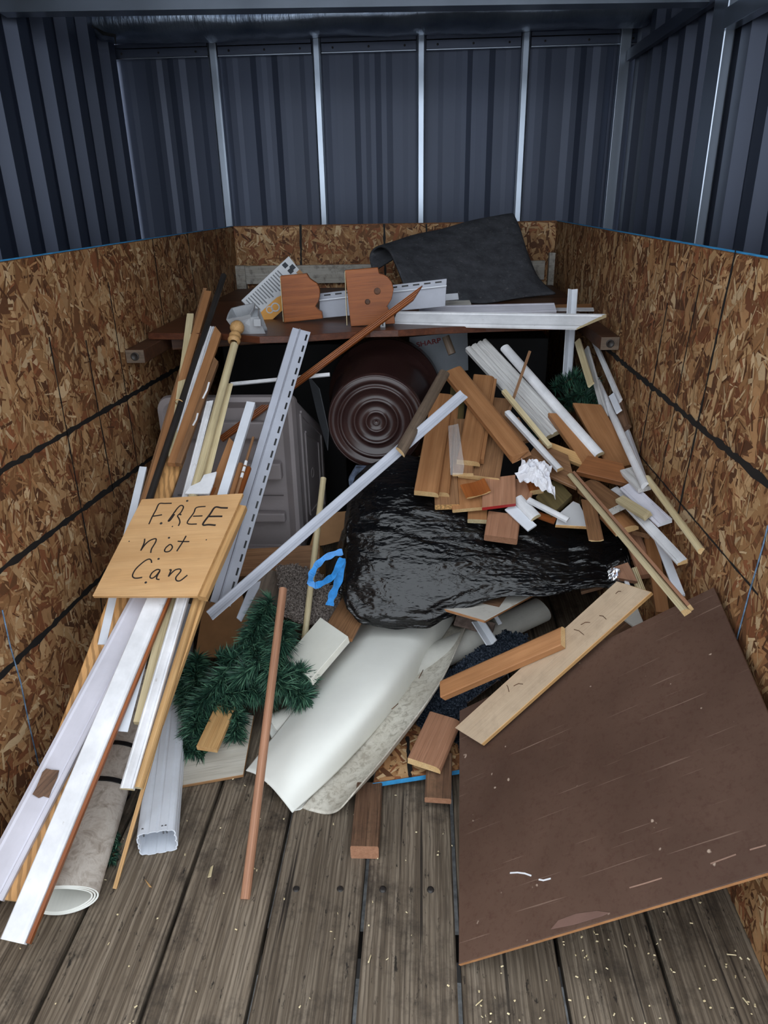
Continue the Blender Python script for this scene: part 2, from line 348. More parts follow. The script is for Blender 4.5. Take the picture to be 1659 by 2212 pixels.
FC = [(198, 160, 116), (182, 142, 100), (170, 128, 86), (156, 113, 74), (140, 97, 63), (116, 78, 50), (208, 178, 138), (98, 64, 42), (188, 150, 106), (164, 120, 80), (178, 134, 92), (146, 92, 60), (126, 78, 50)]
def flakes(name, parent, org, U, Vv, N, lu, lv, cnt, seed, lo=.055, hi=.155, poly=None):
    """strand board surface: overlapping wood strands, each a thin polygon of its own tone"""
    rr = random.Random(seed); V = []; F = []; C = []; UVs = []
    for i in range(cnt):
        small = i > cnt*.45
        L = rr.uniform(.018, .05) if small else rr.uniform(lo, hi)
        W = rr.uniform(.0025, .009) if small else rr.uniform(.012, .042)
        a = rr.uniform(0, math.pi) if rr.random() < .6 else rr.gauss(1.75, .5)
        cu, cv = rr.uniform(0, lu), rr.uniform(0, lv); h = .0002+.0018*(i/cnt)+rr.uniform(0, .0002)
        j = lambda s: rr.uniform(-s, s)
        out = [(-.5+j(.06), -.5+j(.2)), (j(.2), -.5+j(.12)), (.5+j(.06), -.42+j(.3)), (.56+j(.1), j(.3)), (.48+j(.08), .45+j(.2)), (j(.2), .5+j(.12)), (-.5+j(.08), .4+j(.25))]
        ca, sa = math.cos(a), math.sin(a); ok = []; base = len(V); bend = j(.25)
        for (x, y) in out:
            xx, yy = x*L, y*W+bend*x*x*W
            u, v = cu+xx*ca-yy*sa, cv+xx*sa+yy*ca
            u = min(max(u, 0), lu); v = min(max(v, 0), lv)
            V.append(org+U*u+Vv*v+N*(h+y*.0004)); UVs.append((x*L*10+i*.37, y*W*10))
        F.append(tuple(range(base, base+7)))
        c = lin(rr.choice(FC)); k = rr.uniform(.78, 1.08); C += [(c[0]*k, c[1]*k, c[2]*k, 1)]*7
    me = bpy.data.meshes.new(name); me.from_pydata([tuple(v) for v in V], [], F); me.materials.append(FLAKE)
    at = me.attributes.new('Col', 'FLOAT_COLOR', 'CORNER'); at.data.foreach_set('color', [q for c in C for q in c])
    uv = me.uv_layers.new(name='UV'); uv.data.foreach_set('uv', [q for c in UVs for q in c]); me.update()
    o = bpy.data.objects.new(name, me); o['kind'] = 'stuff'; return link(o, parent)
def mark(parent, a, b, n, wd, seed, step=.02):
    rr = random.Random(seed); a = Vector(a); b = Vector(b); k = max(4, int((b-a).length/step)); sd = Vector(n).cross((b-a).normalized())
    pts = [a.lerp(b, i/k)+sd*rr.gauss(0, wd*.06) for i in range(k+1)]
    return ribbon('printed_line', pts, [wd*rr.uniform(.55, 1.25) for _ in pts], n, LINE, parent, .0003, .0021)
def sheet(name, lo, hi): return struct(box(name, lo, hi, OSBASE, None, 0))
Y0 = .5
wl = sheet('wall_left', (XL-.012, Y0, 0.002), (XL-.0005, YB, ZT))
flakes('wood_strands', wl, Vector((XL, Y0, .002)), Vector((0, 1, 0)), Vector((0, 0, 1)), Vector((1, 0, 0)), YB-Y0, ZT-.004, 15000, 1)
wr = sheet('wall_right', (XR+.0005, Y0, 0.002), (XR+.012, YB, ZT))
flakes('wood_strands', wr, Vector((XR, Y0, .002)), Vector((0, 1, 0)), Vector((0, 0, 1)), Vector((-1, 0, 0)), YB-Y0, ZT-.004, 15000, 2)
wb = sheet('wall_back', (XL, YB+.0005, 0.002), (XR, YB+.012, ZT))
flakes('wood_strands', wb, Vector((XL, YB, .5)), Vector((1, 0, 0)), Vector((0, 0, 1)), Vector((0, -1, 0)), XR-XL, ZT-.504, 4500, 3)
for par, xx in ((wl, XL-.006), (wr, XR+.006)):
    box('blue_edge', (xx-.006, Y0, ZT), (xx+.0065, YB, ZT+.002), BLUEP, par, 0)
box('edge', (XL, YB, ZT), (XR, YB+.012, ZT+.0015), OSBASE, wb, 0)
NL = (1, 0, 0); NR = (-1, 0, 0)
def wm(par, n, X, p, q, wd, s): mark(par, P(*p, x=X), P(*q, x=X), n, wd, s)
for i, (p, q, wd) in enumerate([((-40, 1041), (392, 790), .017), ((-40, 1262), (345, 975), .017), ((-40, 1500), (330, 1135), .018),
    ((104, 728), (196, 1215), .006), ((184, 735), (245, 1075), .006), ((232, 609), (300, 1030), .006), ((328, 516), (358, 738), .006), ((403, 503), (428, 690), .006), ((436, 497), (452, 640), .005), ((464, 493), (478, 600), .005), ((216, 1290), (226, 1400), .006)]):
    wm(wl, NL, XL, p, q, wd, 20+i)
for i, (p, q, wd) in enumerate([((1292, 738), (1690, 1070), .017), ((1592, 538), (1462, 1130), .009), ((1513, 615), (1425, 1050), .004), ((1444, 654), (1382, 990), .007), ((1350, 634), (1334, 757), .005), ((1377, 976), (1640, 1285), .005)]):
    wm(wr, NR, XR, p, q, wd, 40+i)
for i, px in enumerate((649, 830, 921)):
    mark(wb, P(px, 484, y=YB), P(px+3, 640, y=YB), (0, -1, 0), .012, 60+i)
# blue chalk strings on the walls near the floor
for par, pts, X in ((wl, [(5, 1318), (22, 1395), (45, 1475), (62, 1560), (84, 1655)], XL+.003), (wr, [(1659, 1135), (1648, 1180), (1632, 1235), (1620, 1275), (1600, 1350), (1588, 1395)], XR-.003)):
    tube('chalk_string', [P(*q, x=X) for q in pts], .0016, plain('chalk_string_blue', (92, 114, 138), .9, var=.4, scale=60), par, 5)
# whitewashed battens on the back wall
bt = struct(empty('trim_1', (-.1, YB, .9)))
def batten(px0, py0, px1, py1, t=.03):
    a = P(px0, py1, y=YB-t); b = P(px1, py0, y=YB-t)
    lo = Vector((min(a.x, b.x), YB-t, min(a.z, b.z))); hi = Vector((max(a.x, b.x), YB-.004, max(a.z, b.z)))
    return box('batten', lo, hi, OLDWHITE, bt)
batten(528, 571, 812, 614); batten(505, 574, 528, 660, .04); batten(1181, 546, 1203, 640, .04); batten(1120, 563, 1178, 605)
# ledgers along both sides that carry the shelf
LZ = .905
for i, (x0, x1, y0, px, py) in enumerate(((XL+.003, XL+.063, 2.245, 292, 771), (XR-.063, XR-.003, 2.40, 1320, 712))):
    l = box('trim_%d' % (2+i), (x0, y0, LZ-.042), (x1, YB-.045, LZ), DARKW, None, .002); struct(l)
    e = box('end_face', (x0+.001, y0-.0015, LZ-.041), (x1-.001, y0+.001, LZ-.001), WEATH, l, 0)
    c = Vector(((x0+x1)/2, y0-.002, LZ-.021)); m = frame(c, c+Vector((0, -1, 0)), (1, 0, 0)); m.translation = c
    lathe('bolt_hole', [(.0005, 0), (.0005, .008), (.003, .0095), (.003, .0125), (-.001, .013)], m, DARKM, l, 16)
# ------------------------------------------------------------------ the metal shed around the trailer
SXL, SXR, SYB, STOP, ZG = -1.83, 1.17, 5.02, 2.2, -.55
def ribbed(name, along, start, end, fixed, sgn, pitch, prof, top, parent):
    """vertical sheet with trapezoid ribs; along 'x' or 'y'"""
    pts = []; s = start
    while s < end-.001:
        for (u, d) in prof:
            q = s+u*pitch
            if q <= end: pts.append((q, d))
        s += pitch
    pts.append((end, 0))
    V = []; F = []; k = len(pts)
    for z in (ZG, top):
        for dd in (0, -.0015):
            for (q, d) in pts:
                f = fixed+sgn*(d+dd); V.append((q, f, z) if along == 'x' else (f, q, z))
    for i in range(k-1):
        F += [(i, i+1, 2*k+i+1, 2*k+i), (k+i, 3*k+i, 3*k+i+1, k+i+1)]
    F += [tuple([0, 2*k, 3*k, k]), tuple([k-1, 2*k-1, 4*k-1, 3*k-1])]
    for i in range(k-1): F += [(2*k+i, 2*k+i+1, 3*k+i+1, 3*k+i), (i, k+i, k+i+1, i+1)]
    return mesh_obj(name, V, F, SHEET, parent)
DEEP = [(0, 0), (.30, 0), (.42, .05), (.78, .05), (.90, 0)]
SHAL = [(0, 0), (.06, 0), (.11, .003), (.17, .003), (.22, 0), (.34, 0), (.40, .007), (.45, .007), (.50, 0), (.55, 0), (.61, .008), (.66, .008), (.72, 0), (.82, 0), (.87, .003), (.94, .003)]
ol = struct(empty('wall_outer_left', (SXL, 3, ZG)))
y = SHED_FRONT
while y < SYB-.01:
    ribbed('metal_panel', 'y', y, min(y+1.06, SYB), SXL-.05, 1, .265, DEEP, STOP+.3, ol); y += 1.06
orr = struct(empty('wall_outer_right', (SXR, 3, ZG)))
y = SHED_FRONT
while y < SYB-.01:
    ribbed('metal_panel', 'y', y, min(y+1.06, SYB), SXR+.08, -1, .265, DEEP, STOP+.3, orr); y += 1.06
box('corner_post', (SXR-.05, SYB-.06, ZG), (SXR+.01, SYB-.005, STOP), STUDM, orr)
cp = P(1520, 300, x=SXR-.02); box('post', (SXR-.02, cp.y-.06, ZG), (SXR+.025, cp.y+.10, STOP+.1), STUDM, orr, .006)
ga = P(1362, 125, x=SXR); gb = P(1540, 85, x=SXR)
box('girt', (SXR-.012, cp.y+.11, 2.03), (SXR+.02, SYB-.07, 2.085), DARKM if False else SHEET, orr)
box('girt', (SXR-.03, SHED_FRONT, 1.90), (SXR+.02, cp.y-.062, 1.97), STUDM, orr)
ob = struct(empty('wall_outer_back', (0, SYB, ZG)))
sx = [-1.80, -1.272, -.648, -.026, .586, 1.10]
ribx = [SXL-.10]+sx[1:5]+[SXR+.14]
for i in range(5):
    ribbed('metal_panel', 'x', ribx[i], ribx[i+1], SYB+.03, -1, ribx[i+1]-ribx[i], SHAL, STOP+.22, ob)
for x in sx[1:5]:
    m = frame(Vector((x, SYB-.005, ZG)), Vector((x, SYB-.005, STOP)), (0, -1, 0)); m.translation = Vector((x, SYB-.02, (ZG+STOP)/2))
    extrude('stud', [(-.5, -1), (-.5, 0), (-.3, .1), (.3, .1), (.5, 0), (.5, -1)], .05, .045, STOP-ZG, [STUDM, STUDM], ob, (0, 0), m)
for i in range(5):
    a = ribx[i]+.03; b = ribx[i+1]-.03
    for z0, z1, d in ((STOP-.022, STOP-.002, .02), (STOP-.07, STOP-.026, .012), (STOP-.078, STOP-.072, .02)):
        box('rail', (a, SYB-d, z0), (b, SYB+.01, z1), STUDM if z1-z0 < .01 else SHEET, ob, .001)
    for fx in (.12, .5, .88):
        c = Vector((a+(b-a)*fx, SYB-.0125, STOP-.048)); m = frame(c, c+Vector((0, -1, 0)), (1, 0, 0)); m.translation = c
        lathe('screw', [(.003, 0), (.003, .006), (-.001, .0065)], m, DARKM, ob, 10)
# roof: ribbed sheets, foil insulation sagging below, a cross beam
ce = struct(empty('ceiling', (0, 3.5, 2.45)))
box('roof_sheet', (SXL-.3, SHED_FRONT-.1, 2.56), (SXR+.3, SYB+.3, 2.58), SHEET, ce, 0)
V = []; F = []; nx, ny = 90, 50
def foil_profile(t):
    K = [(2.53, 3.0), (2.47, 4.0), (2.38, 4.5), (2.325, 4.66), (2.318, 4.70), (2.305, 4.665), (2.27, 4.635), (2.225, 4.64), (2.192, 4.69), (2.182, 4.78), (2.19, 4.9), (2.205, 5.0)]
    f = t*(len(K)-1); i = min(int(f), len(K)-2); f -= i
    p = [K[max(i-1, 0)], K[i], K[i+1], K[min(i+2, len(K)-1)]]
    return tuple(.5*(2*b+(c-a)*f+(2*a-5*b+4*c-d)*f*f+(3*b-a-3*c+d)*f**3) for a, b, c, d in zip(*p))
for j in range(ny+1):
    for i in range(nx+1):
        x = SXL-.02+(SXR-SXL+.06)*i/nx; t = j/ny; y = 3.1+(SYB+.0-3.1)*t
        z, y = foil_profile(t); y += .015*math.sin(x*5+.6)*t
        z += .012*noise.noise((x*3, y*4, 1))+.010*noise.noise((x*14, y*5, 4))*math.exp(-((y-4.8)/.16)**2)
        V.append((x, y, z))
for j in range(ny):
    for i in range(nx): a = j*(nx+1)+i; F.append((a, a+1, a+nx+2, a+nx+1))
ins = mesh_obj('foil_insulation', V, F, FOIL, ce, smooth=True); sm = ins.modifiers.new('thick', 'SOLIDIFY'); sm.thickness = .006
tf = [P(px, py, y=4.62) for px, py in ((138, 34), (168, 36), (196, 53), (224, 68), (250, 74), (251, 104), (246, 80), (222, 76), (206, 62), (182, 54), (172, 45))]
plate('torn_flap', None, None, tf, .003, BLACKP, parent=ce, n=(0, -1, 0))
bp = P(30, 26, y=3.62); bq = P(1640, -8, y=3.62)
bm_ = struct(stick('trim_4', None, None, Vector((SXL, 3.62, bp.z+.06)), Vector((SXR, 3.62, bq.z+.045)), 0, .07, STUDM, 'chan', (0, -1, .1), w=.12))
# ================================================================== LARGE THINGS
# brown hardboard panel leaning from the floor to the right wall
BL, BR, TR, TL = Vector((.069, .912, .012)), Vector((.594, .804, .438)), Vector((.618, 1.388, .555)), Vector((.093, 1.497, .129))
hp = empty('hardboard_sheet', (BL+BR)/2, 'large brown hardboard panel leaning against the right wall, light cut edge in front', 'panel')
pan = plate('board', None, None, [BL, BR, TR, TL], .0065, HARD, HARD, parent=hp)
pn = (BR-BL).cross(TL-BL).normalized()
PN = pn if pn.z > 0 else -pn
ribbon('cut_edge', [BL-PN*.0033+(BL-TL).normalized()*.0004, BR-PN*.0033+(BL-TL).normalized()*.0004], .006, (BL-TL).normalized(), CEDAR, hp, .0006)
def blob(cx, cy, pts, mat, name, par, p0, n, lift=.0005, t=.0005):
    V = [on_plane(px, py, p0, n)+n*lift for px, py in pts]; c = sum(V, Vector())/len(V)
    return plate(name, None, None, [v+n*t for v in V], t, mat, parent=par, n=n)
blob(0, 0, [(1190, 2008), (1207, 1988), (1245, 1974), (1290, 1968), (1318, 1972), (1300, 1980), (1240, 1998)], plain('worn_patch', (122, 94, 84), .4), 'worn_patch', pan, BL, PN)
for pts in ([(1102, 1886), (1118, 1885), (1134, 1887), (1148, 1892)], [(1164, 1900), (1174, 1902), (1190, 1898)]):
    ribbon('paint_smear', [on_plane(*q, BL, PN) for q in pts], .003, PN, WHITE, pan, .0004, .0003)
for pts in ([(1360, 1918), (1395, 1908), (1430, 1897)], [(1535, 1866), (1590, 1846)], [(1620, 1836), (1655, 1826)]):
    ribbon('scrape', [on_plane(*q, BL, PN) for q in pts], .0022, PN, plain('scraped_board', (146, 116, 100), .7), pan, .0003, .0003)
# pale plywood plank lying over the panel's corner
c2 = on_plane(1040, 1608, BL, PN)*.985+CAM*.015; _m = on_plane(1250, 1420, BL, PN)*.975+CAM*.025
c3 = c2+(_m-c2)*next(t/100 for t in range(100, 400) if proj(c2+(_m-c2)*(t/100)).x > 1408)
c1 = P(982, 1572, z=c2.z-.012); c4 = c1+(c3-c2)
pk = empty('plywood_plank', c2, 'long pale plywood plank lying diagonally over the corner of the brown panel', 'plank')
plate('board', None, None, [c2, c3, c4, c1], .012, PLY, PINE, parent=pk)
KN = (c2-c1).cross(c4-c1).normalized(); KN = KN if KN.z > 0 else -KN
for q0, q1 in (((1110, 1482), (1130, 1478)), ((1095, 1480), (1100, 1495)), ((1295, 1330), (1310, 1338)), ((1255, 1350), (1275, 1345)), ((1240, 1360), (1262, 1372)), ((1190, 1405), (1215, 1400)), ((1330, 1283), (1342, 1278))):
    ribbon('splinter', [on_plane(*q0, c1, KN), on_plane((q0[0]+q1[0])/2, (q0[1]+q1[1])/2-3, c1, KN), on_plane(*q1, c1, KN)], .0015, KN, DARKW, pk, .0005, .0006)
stick('cedar_offcut', 'orange cedar offcut lying across the pale plywood plank', 'wood piece', on_plane(962, 1494, c1, KN)+KN*.024, on_plane(1222, 1380, c1, KN)+KN*.024, 38, .022, CEDAR, 'bull', end=ENDW, cut=(.1, .25), n=KN)

# black trash bag
def bag():
    prof = [(737, 1196, 1236), (739, 1186, 1244), (744, 1150, 1254), (749, 1095, 1264), (760, 1062, 1280), (785, 1044, 1298), (820, 1030, 1304), (865, 1022, 1306), (930, 1030, 1308), (990, 1046, 1284), (1050, 1066, 1264),
            (1110, 1085, 1252), (1170, 1100, 1250), (1220, 1112, 1242), (1270, 1128, 1232), (1310, 1150, 1232), (1335, 1168, 1220), (1350, 1180, 1212), (1358, 1190, 1205)]
    V = []; F = []; NA, NS = 130, 150; rr = random.Random(3)
    def ev(s):
        f = s*(len(prof)-1); i = min(int(f), len(prof)-2); t = f-i
        return [a+(b-a)*t for a, b in zip(prof[i], prof[i+1])]
    for j in range(NS+1):
        s = j/NS; x, tp, bt = ev(s)
        yc = 1.96-.05*s
        T = P(x, tp, y=yc+.10); Bq = P(x, bt, y=yc-.10); H = (T-Bq)/2; C = (T+Bq)/2
        D = Vector((.02, .55, .25)).normalized()*H.length*.95
        g1 = math.exp(-s*9); g2 = math.exp(-(1-s)*10)
        for k in range(NA):
            q = 2*math.pi*k/NA; cq, sq = math.cos(q), math.sin(q)
            e = .8; cx = math.copysign(abs(cq)**e, cq); sx = math.copysign(abs(sq)**e, sq)
            p = C+H*cx-D*sx
            nrm = (H*cq-D*sq).normalized(); a = 0
            r1 = 1-abs(math.sin(q*8.5+2.2*noise.noise((cq*2, sq*2, s*2)))); r2 = 1-abs(math.sin(q*6.5+1+1.5*noise.noise((cq*2, sq*2+5, s*2))))
            a += .020*math.exp(-s*5.5)*min(1, s*12)*(r1**3-.2)+.012*math.exp(-(1-s)*5)*(r2**3-.2)
            a += .012*noise.noise((s*3.2, cq*1.4, sq*1.4+3))
            f1 = noise.noise((s*2.6+cq*1.2, cq*2.4-s*1.5, sq*2.4)); a += .010*max(0, 1-abs(f1)*7)
            f2 = noise.noise((s*4+8, cq*3.4+s*3, sq*3.4)); a -= .007*max(0, 1-abs(f2)*8)
            a += .002*noise.noise((s*26, cq*8, sq*8))
            a += -.006*max(0, -cq)
            V.append(p+nrm*a)
    for j in range(NS):
        for k in range(NA): F.append((j*NA+k, j*NA+(k+1) % NA, (j+1)*NA+(k+1) % NA, (j+1)*NA+k))
    F.append(tuple(range(NA))[::-1]); F.append(tuple(NS*NA+k for k in range(NA)))
    k = NT('black_bag_film', .2, 0, .5); v = k.coord(); k.col(k.ramp(k.noise(v, 5, 3), [(.3, (8, 8, 9)), (.7, (16, 16, 18))]))
    vo = k.n('ShaderNodeTexVoronoi', feature='SMOOTH_F1'); k.set(vo, 'Scale', 95); k.l(k.coord((.6, 1.3, 1.3), rnd=False), vo.inputs['Vector'])
    wr_ = k.noise(k.coord((5, 16, 16), rnd=False, rot=(0, .3, .3)), 2.2, 4, .55, .8)
    b = k.bump(vo.outputs['Distance'], .35, .006); k.bump(wr_, .55, .012, b)
    e = empty('trash_bag', P(1000, 1300, y=1.85), 'bulging black plastic trash bag with blue drawstrings, in the middle of the pile', 'trash bag')
    mesh_obj('bag', V, F, k.m, e, smooth=True)
    for pts, wd in (([(740, 1192), (722, 1196), (700, 1206), (683, 1222), (673, 1240), (670, 1258), (680, 1266), (700, 1258), (720, 1244), (740, 1206)], .017), ([(738, 1206), (736, 1240), (726, 1268), (716, 1290), (712, 1308)], .021)):
        P3 = [P(px, py, y=1.80-.004*i) for i, (px, py) in enumerate(pts)]
        d = []
        for i in range(len(P3)-1): d += [P3[i].lerp(P3[i+1], t/4) for t in range(4)]
        d.append(P3[-1]); ribbon('drawstring', d, [wd*(1+.2*math.sin(i*1.3)) for i in range(len(d))], (.25, -1, .5), BLUE, e, .0008)
bag()
# large brown flowerpot lying on its side, base to the front
def pot():
    a = P(812, 914, y=2.28); b = P(833, 848, y=2.70); m = frame(a, b, (0, 0, 1)); m.translation = a; L = (b-a).length
    R0, R1 = .158, .198
    k = NT('brown_glossy_plastic', .25, 0, .5); k.col(k.ramp(k.noise(k.coord(), 8, 4), [(.3, (44, 28, 27)), (.7, (56, 37, 35))])); mat = k.m
    e = empty('flower_pot', a-Vector((0, 0, .16)), 'large glossy brown round flowerpot lying with its ringed base to the front', 'flowerpot')
    body = [(.02, R0*.93), (0, R0*.97), (.004, R0), (.03, R0*1.02), (L*.5, (R0+R1)/2*.99), (L-.06, R1*.98), (L-.055, R1*1.05), (L, R1*1.07), (L, R1*.99), (L*.5, (R0+R1)/2*.95), (.05, R0*.9)]
    lathe('body', body, m, mat, e, 72)
    ring = [(.022, 0), (.018, .006), (.02, .012), (.02, .026), (.013, .03), (.011, .034), (.015, .038), (.018, .042), (.018, .062), (.012, .066), (.008, .070), (.008, .074), (.014, .078), (.016, .082), (.016, .098), (.010, .103), (.010, .107), (.004, .111), (.001, .116), (.003, .120), (.010, .124), (.010, .128), (.0, .134), (-.002, .142), (.0, .152), (.006, R0)]
    bs = lathe('base', ring, m, mat, e, 72)
    lathe('maker_mark', [(.018, .009), (.0165, .011), (.018, .013)], m, mat, bs, 24)
pot()
# taupe storage tote lying on its side, base to the right
def tote():
    e = empty('storage_tote', (-.6, 2.5, .15), 'taupe plastic storage tote tipped on its side beside the flowerpot', 'storage tote')
    # rounded rings from the near side to the far side: y, x left, x right, z low, z high
    rings = [(2.305, -.84, -.47, .20, .70), (2.285, -.865, -.445, .175, .725), (2.29, -.88, -.432, .155, .74), (2.315, -.885, -.424, .15, .742), (2.34, -.885, -.422, .152, .735),
             (2.36, -.884, -.428, .156, .722), (2.50, -.876, -.414, .164, .64), (2.66, -.868, -.398, .172, .55), (2.72, -.864, -.396, .176, .51), (2.74, -.85, -.41, .19, .49)]
    V = []; F = []; K = 6; n = 4*(K+1)
    for (y, xl, xr, zl, zh) in rings:
        rc = .045
        for cx, cz, a0 in ((xl+rc, zl+rc, 180), (xr-rc*.5, zl+rc*.5, 270), (xr-rc*.5, zh-rc*.5, 0), (xl+rc, zh-rc, 90)):
            r2 = rc if cx < -.6 else rc*.5
            for q in range(K+1):
                a = math.radians(a0+90*q/K); V.append((cx+r2*math.cos(a), y, cz+r2*math.sin(a)))
    for j in range(len(rings)-1):
        for k in range(n): F.append((j*n+k, j*n+(k+1) % n, (j+1)*n+(k+1) % n, (j+1)*n+k))
    F.append(tuple(range(n))[::-1]); F.append(tuple((len(rings)-1)*n+k for k in range(n)))
    o = mesh_obj('body', V, F, TOTE, e); b = o.modifiers.new('b', 'BEVEL'); b.width = .005; b.segments = 2; b.limit_method = 'ANGLE'; b.angle_limit = .6
    for z0, z1, x0, x1, d in ((.60, .66, -.84, -.50, .010), (.46, .52, -.60, -.478, .022), (.30, .335, -.84, -.478, .014), (.175, .20, -.84, -.46, .008)):
        box('step', (x0, 2.285-d, z0), (x1, 2.30, z1), TOTE, o, .006)
    box('seam', (-.85, 2.2835, .395), (-.48, 2.288, .398), plain('tote_seam', (96, 90, 91), .5), o, 0)
    def sp_(u, v):   # point on the right side: u near to far, v low to high
        y = 2.36+.34*u; return Vector((-.4275+.0325*u, y, (.158+.018*u)+((.722-.158)-.232*u)*v))
    nr = (sp_(1, 0)-sp_(0, 0)).cross(sp_(0, 1)-sp_(0, 0)).normalized(); nr = nr if nr.x > 0 else -nr
    for ins, wd, t in ((.10, .016, .007), (.24, .012, .006)):
        c = [sp_(ins, ins*.8), sp_(1-ins, ins*.8), sp_(1-ins, 1-ins*.8), sp_(ins, 1-ins*.8)]
        for i in range(4): ribbon('frame_rib', [c[i], c[(i+1) % 4]], wd, nr, TOTE, o, t, -.001)
    c = sp_(.45, .5); m = frame(c, c+nr, (0, 0, 1)); m.translation = c
    lathe('moulded_mark', [(0, .016), (.002, .018), (0, .020)], m, plain('tote_mark', (165, 156, 156), .4), o, 24)
tote()

# ================================================================== SHELF AND WHAT STANDS ON IT
SZ = LZ+.024
sh = empty('shelf', (-.15, 2.6, LZ), 'dark stained wooden shelf plank with live edge resting on side ledgers', 'shelf')
se = [P(475, 720, z=SZ), P(560, 727, z=SZ), P(640, 725, z=SZ), P(742, 718, z=SZ), P(800, 714, z=SZ), P(860, 713, z=SZ), P(940, 708, z=SZ), P(1050, 703, z=SZ), P(1170, 700, z=SZ), P(1262, 694, z=SZ)]
back = [Vector((XR-.01, 3.2, SZ)), Vector((XL+.02, 3.2, SZ)), Vector((XL+.02, se[0].y+.02, SZ))]
plate('top', None, None, se+back, .022, SHELFW, SHELFW, parent=sh, n=(0, 0, 1))
stick('crossbar', None, None, Vector((XL+.07, 2.49, LZ-.004)), Vector((XR-.07, 3.0, LZ-.004)), 0, .04, DARKW, 'flat', (0, 0, 1), w=.045, parent=sh)
plate('shelf_board', 'rear dark shelf board behind the live edge plank, carrying the grey felt', 'shelf', [Vector((XL+.01, 3.21, SZ-.004)), Vector((XR-.01, 3.21, SZ-.004)), Vector((XR-.01, 3.72, SZ-.004)), Vector((XL+.01, 3.72, SZ-.004))], .018, DARKW, n=(0, 0, 1))
def corbel(pxs, yy, label):
    d = P(*pxs[-1], z=SZ+.001).y
    pts = [P(px, py, y=d+(0.0)) for px, py in pxs]
    e = empty('corbel', P(*pxs[-1], z=SZ), label, 'corbel')
    o = plate('board', None, None, pts, .02, CORBEL, CORBEL, parent=e, n=(0, -1, 0))
    a, b = pts[0], pts[-1]
    box('raw_edge', (min(a.x, b.x)-.0012, d+.001, min(a.z, b.z)+.003), (min(a.x, b.x)+.0005, d+.019, max(a.z, b.z)-.003), PALE, e, 0) if abs(a.x-b.x) < .02 else None
    return o, d
c_l, d_l = corbel([(605, 596), (662, 591), (669, 602), (676, 607), (684, 612), (689, 620), (691, 629), (690, 641), (687, 652), (681, 662), (687, 669), (695, 674), (697, 688), (614, 697)], 0, 'smaller orange pine scroll corbel beside the orange printed box')
c_r, d_r = corbel([(745, 584), (816, 578), (819, 591), (828, 593), (838, 599), (846, 609), (850, 626), (846, 646), (836, 662), (841, 672), (851, 679), (853, 699), (758, 705)], 0, 'taller orange pine scroll corbel with two dark knots')
for px, py, r in ((815, 629, .011), (794, 652, .009)):
    c = P(px, py, y=d_r-.0004); m = frame(c, c+Vector((0, -1, 0)), (1, 0, 0)); m.translation = c
    lathe('knot', [(.0004, 0), (.0006, r*.6), (.0004, r), (-.0004, r*1.05)], m, DARKW, c_r, 16)
lc = P(827, 701, y=d_r-.02); box('latch_plate', lc-Vector((.009, .001, .014)), lc+Vector((.009, .001, .012)), STEELM, c_r, .001)
box('latch_pin', lc-Vector((.002, .003, .004)), lc+Vector((.002, -.0005, .004)), BLACKP, c_r, 0)
# printed carton leaning behind the corbel
yb0 = d_l+.05
q = [P(521, 649, y=yb0+.03), P(624, 553, y=yb0+.10), P(668, 612, y=yb0+.10), P(575, 703, y=yb0+.03)]
bx = empty('printed_box', P(575, 703, z=SZ), 'white and orange printed carton leaning tilted behind the smaller corbel', 'box')
bxc = plate('carton', None, None, q, .05, BOXW, BOXW, parent=bx)
bn = (q[1]-q[0]).cross(q[3]-q[0]).normalized(); bn = bn if bn.dot(CAM-q[0]) > 0 else -bn
def bq(u, v): return q[0]+(q[1]-q[0])*u+(q[3]-q[0])*v
plate('orange_panel', None, None, [bq(.0, 1)+bn*.001, bq(.0, .62)+bn*.001, bq(.42, .62)+bn*.001, bq(1, 1)+bn*.001], .0006, ORANGE, parent=bxc)
for i in range(15):
    u = .06+i*.047
    ribbon('text_line', [bq(u, .08), bq(u, .5+.06*math.sin(i*2.1))], .0045, bn, PRINT, bxc, .0003, .0005)
for (u, v) in ((.86, .12), (.86, .34), (.94, .55), (.78, .5), (.92, .3)):
    plate('picture', None, None, [bq(u-.035, v-.07)+bn*.001, bq(u+.035, v-.07)+bn*.001, bq(u+.035, v+.07)+bn*.001, bq(u-.035, v+.07)+bn*.001], .0005, NAVY if v < .4 else CARD, parent=bxc)
for (u, v, r) in ((.21, .74, .013), (.30, .80, .016)):
    c = bq(u, v)+bn*.0012; m = frame(c, c+bn, (0, 0, 1)); m.translation = c
    lathe('ring_print', [(0, r*.72), (.0006, r*.74), (.0006, r), (0, r*1.02)], m, BOXW, bxc, 28)
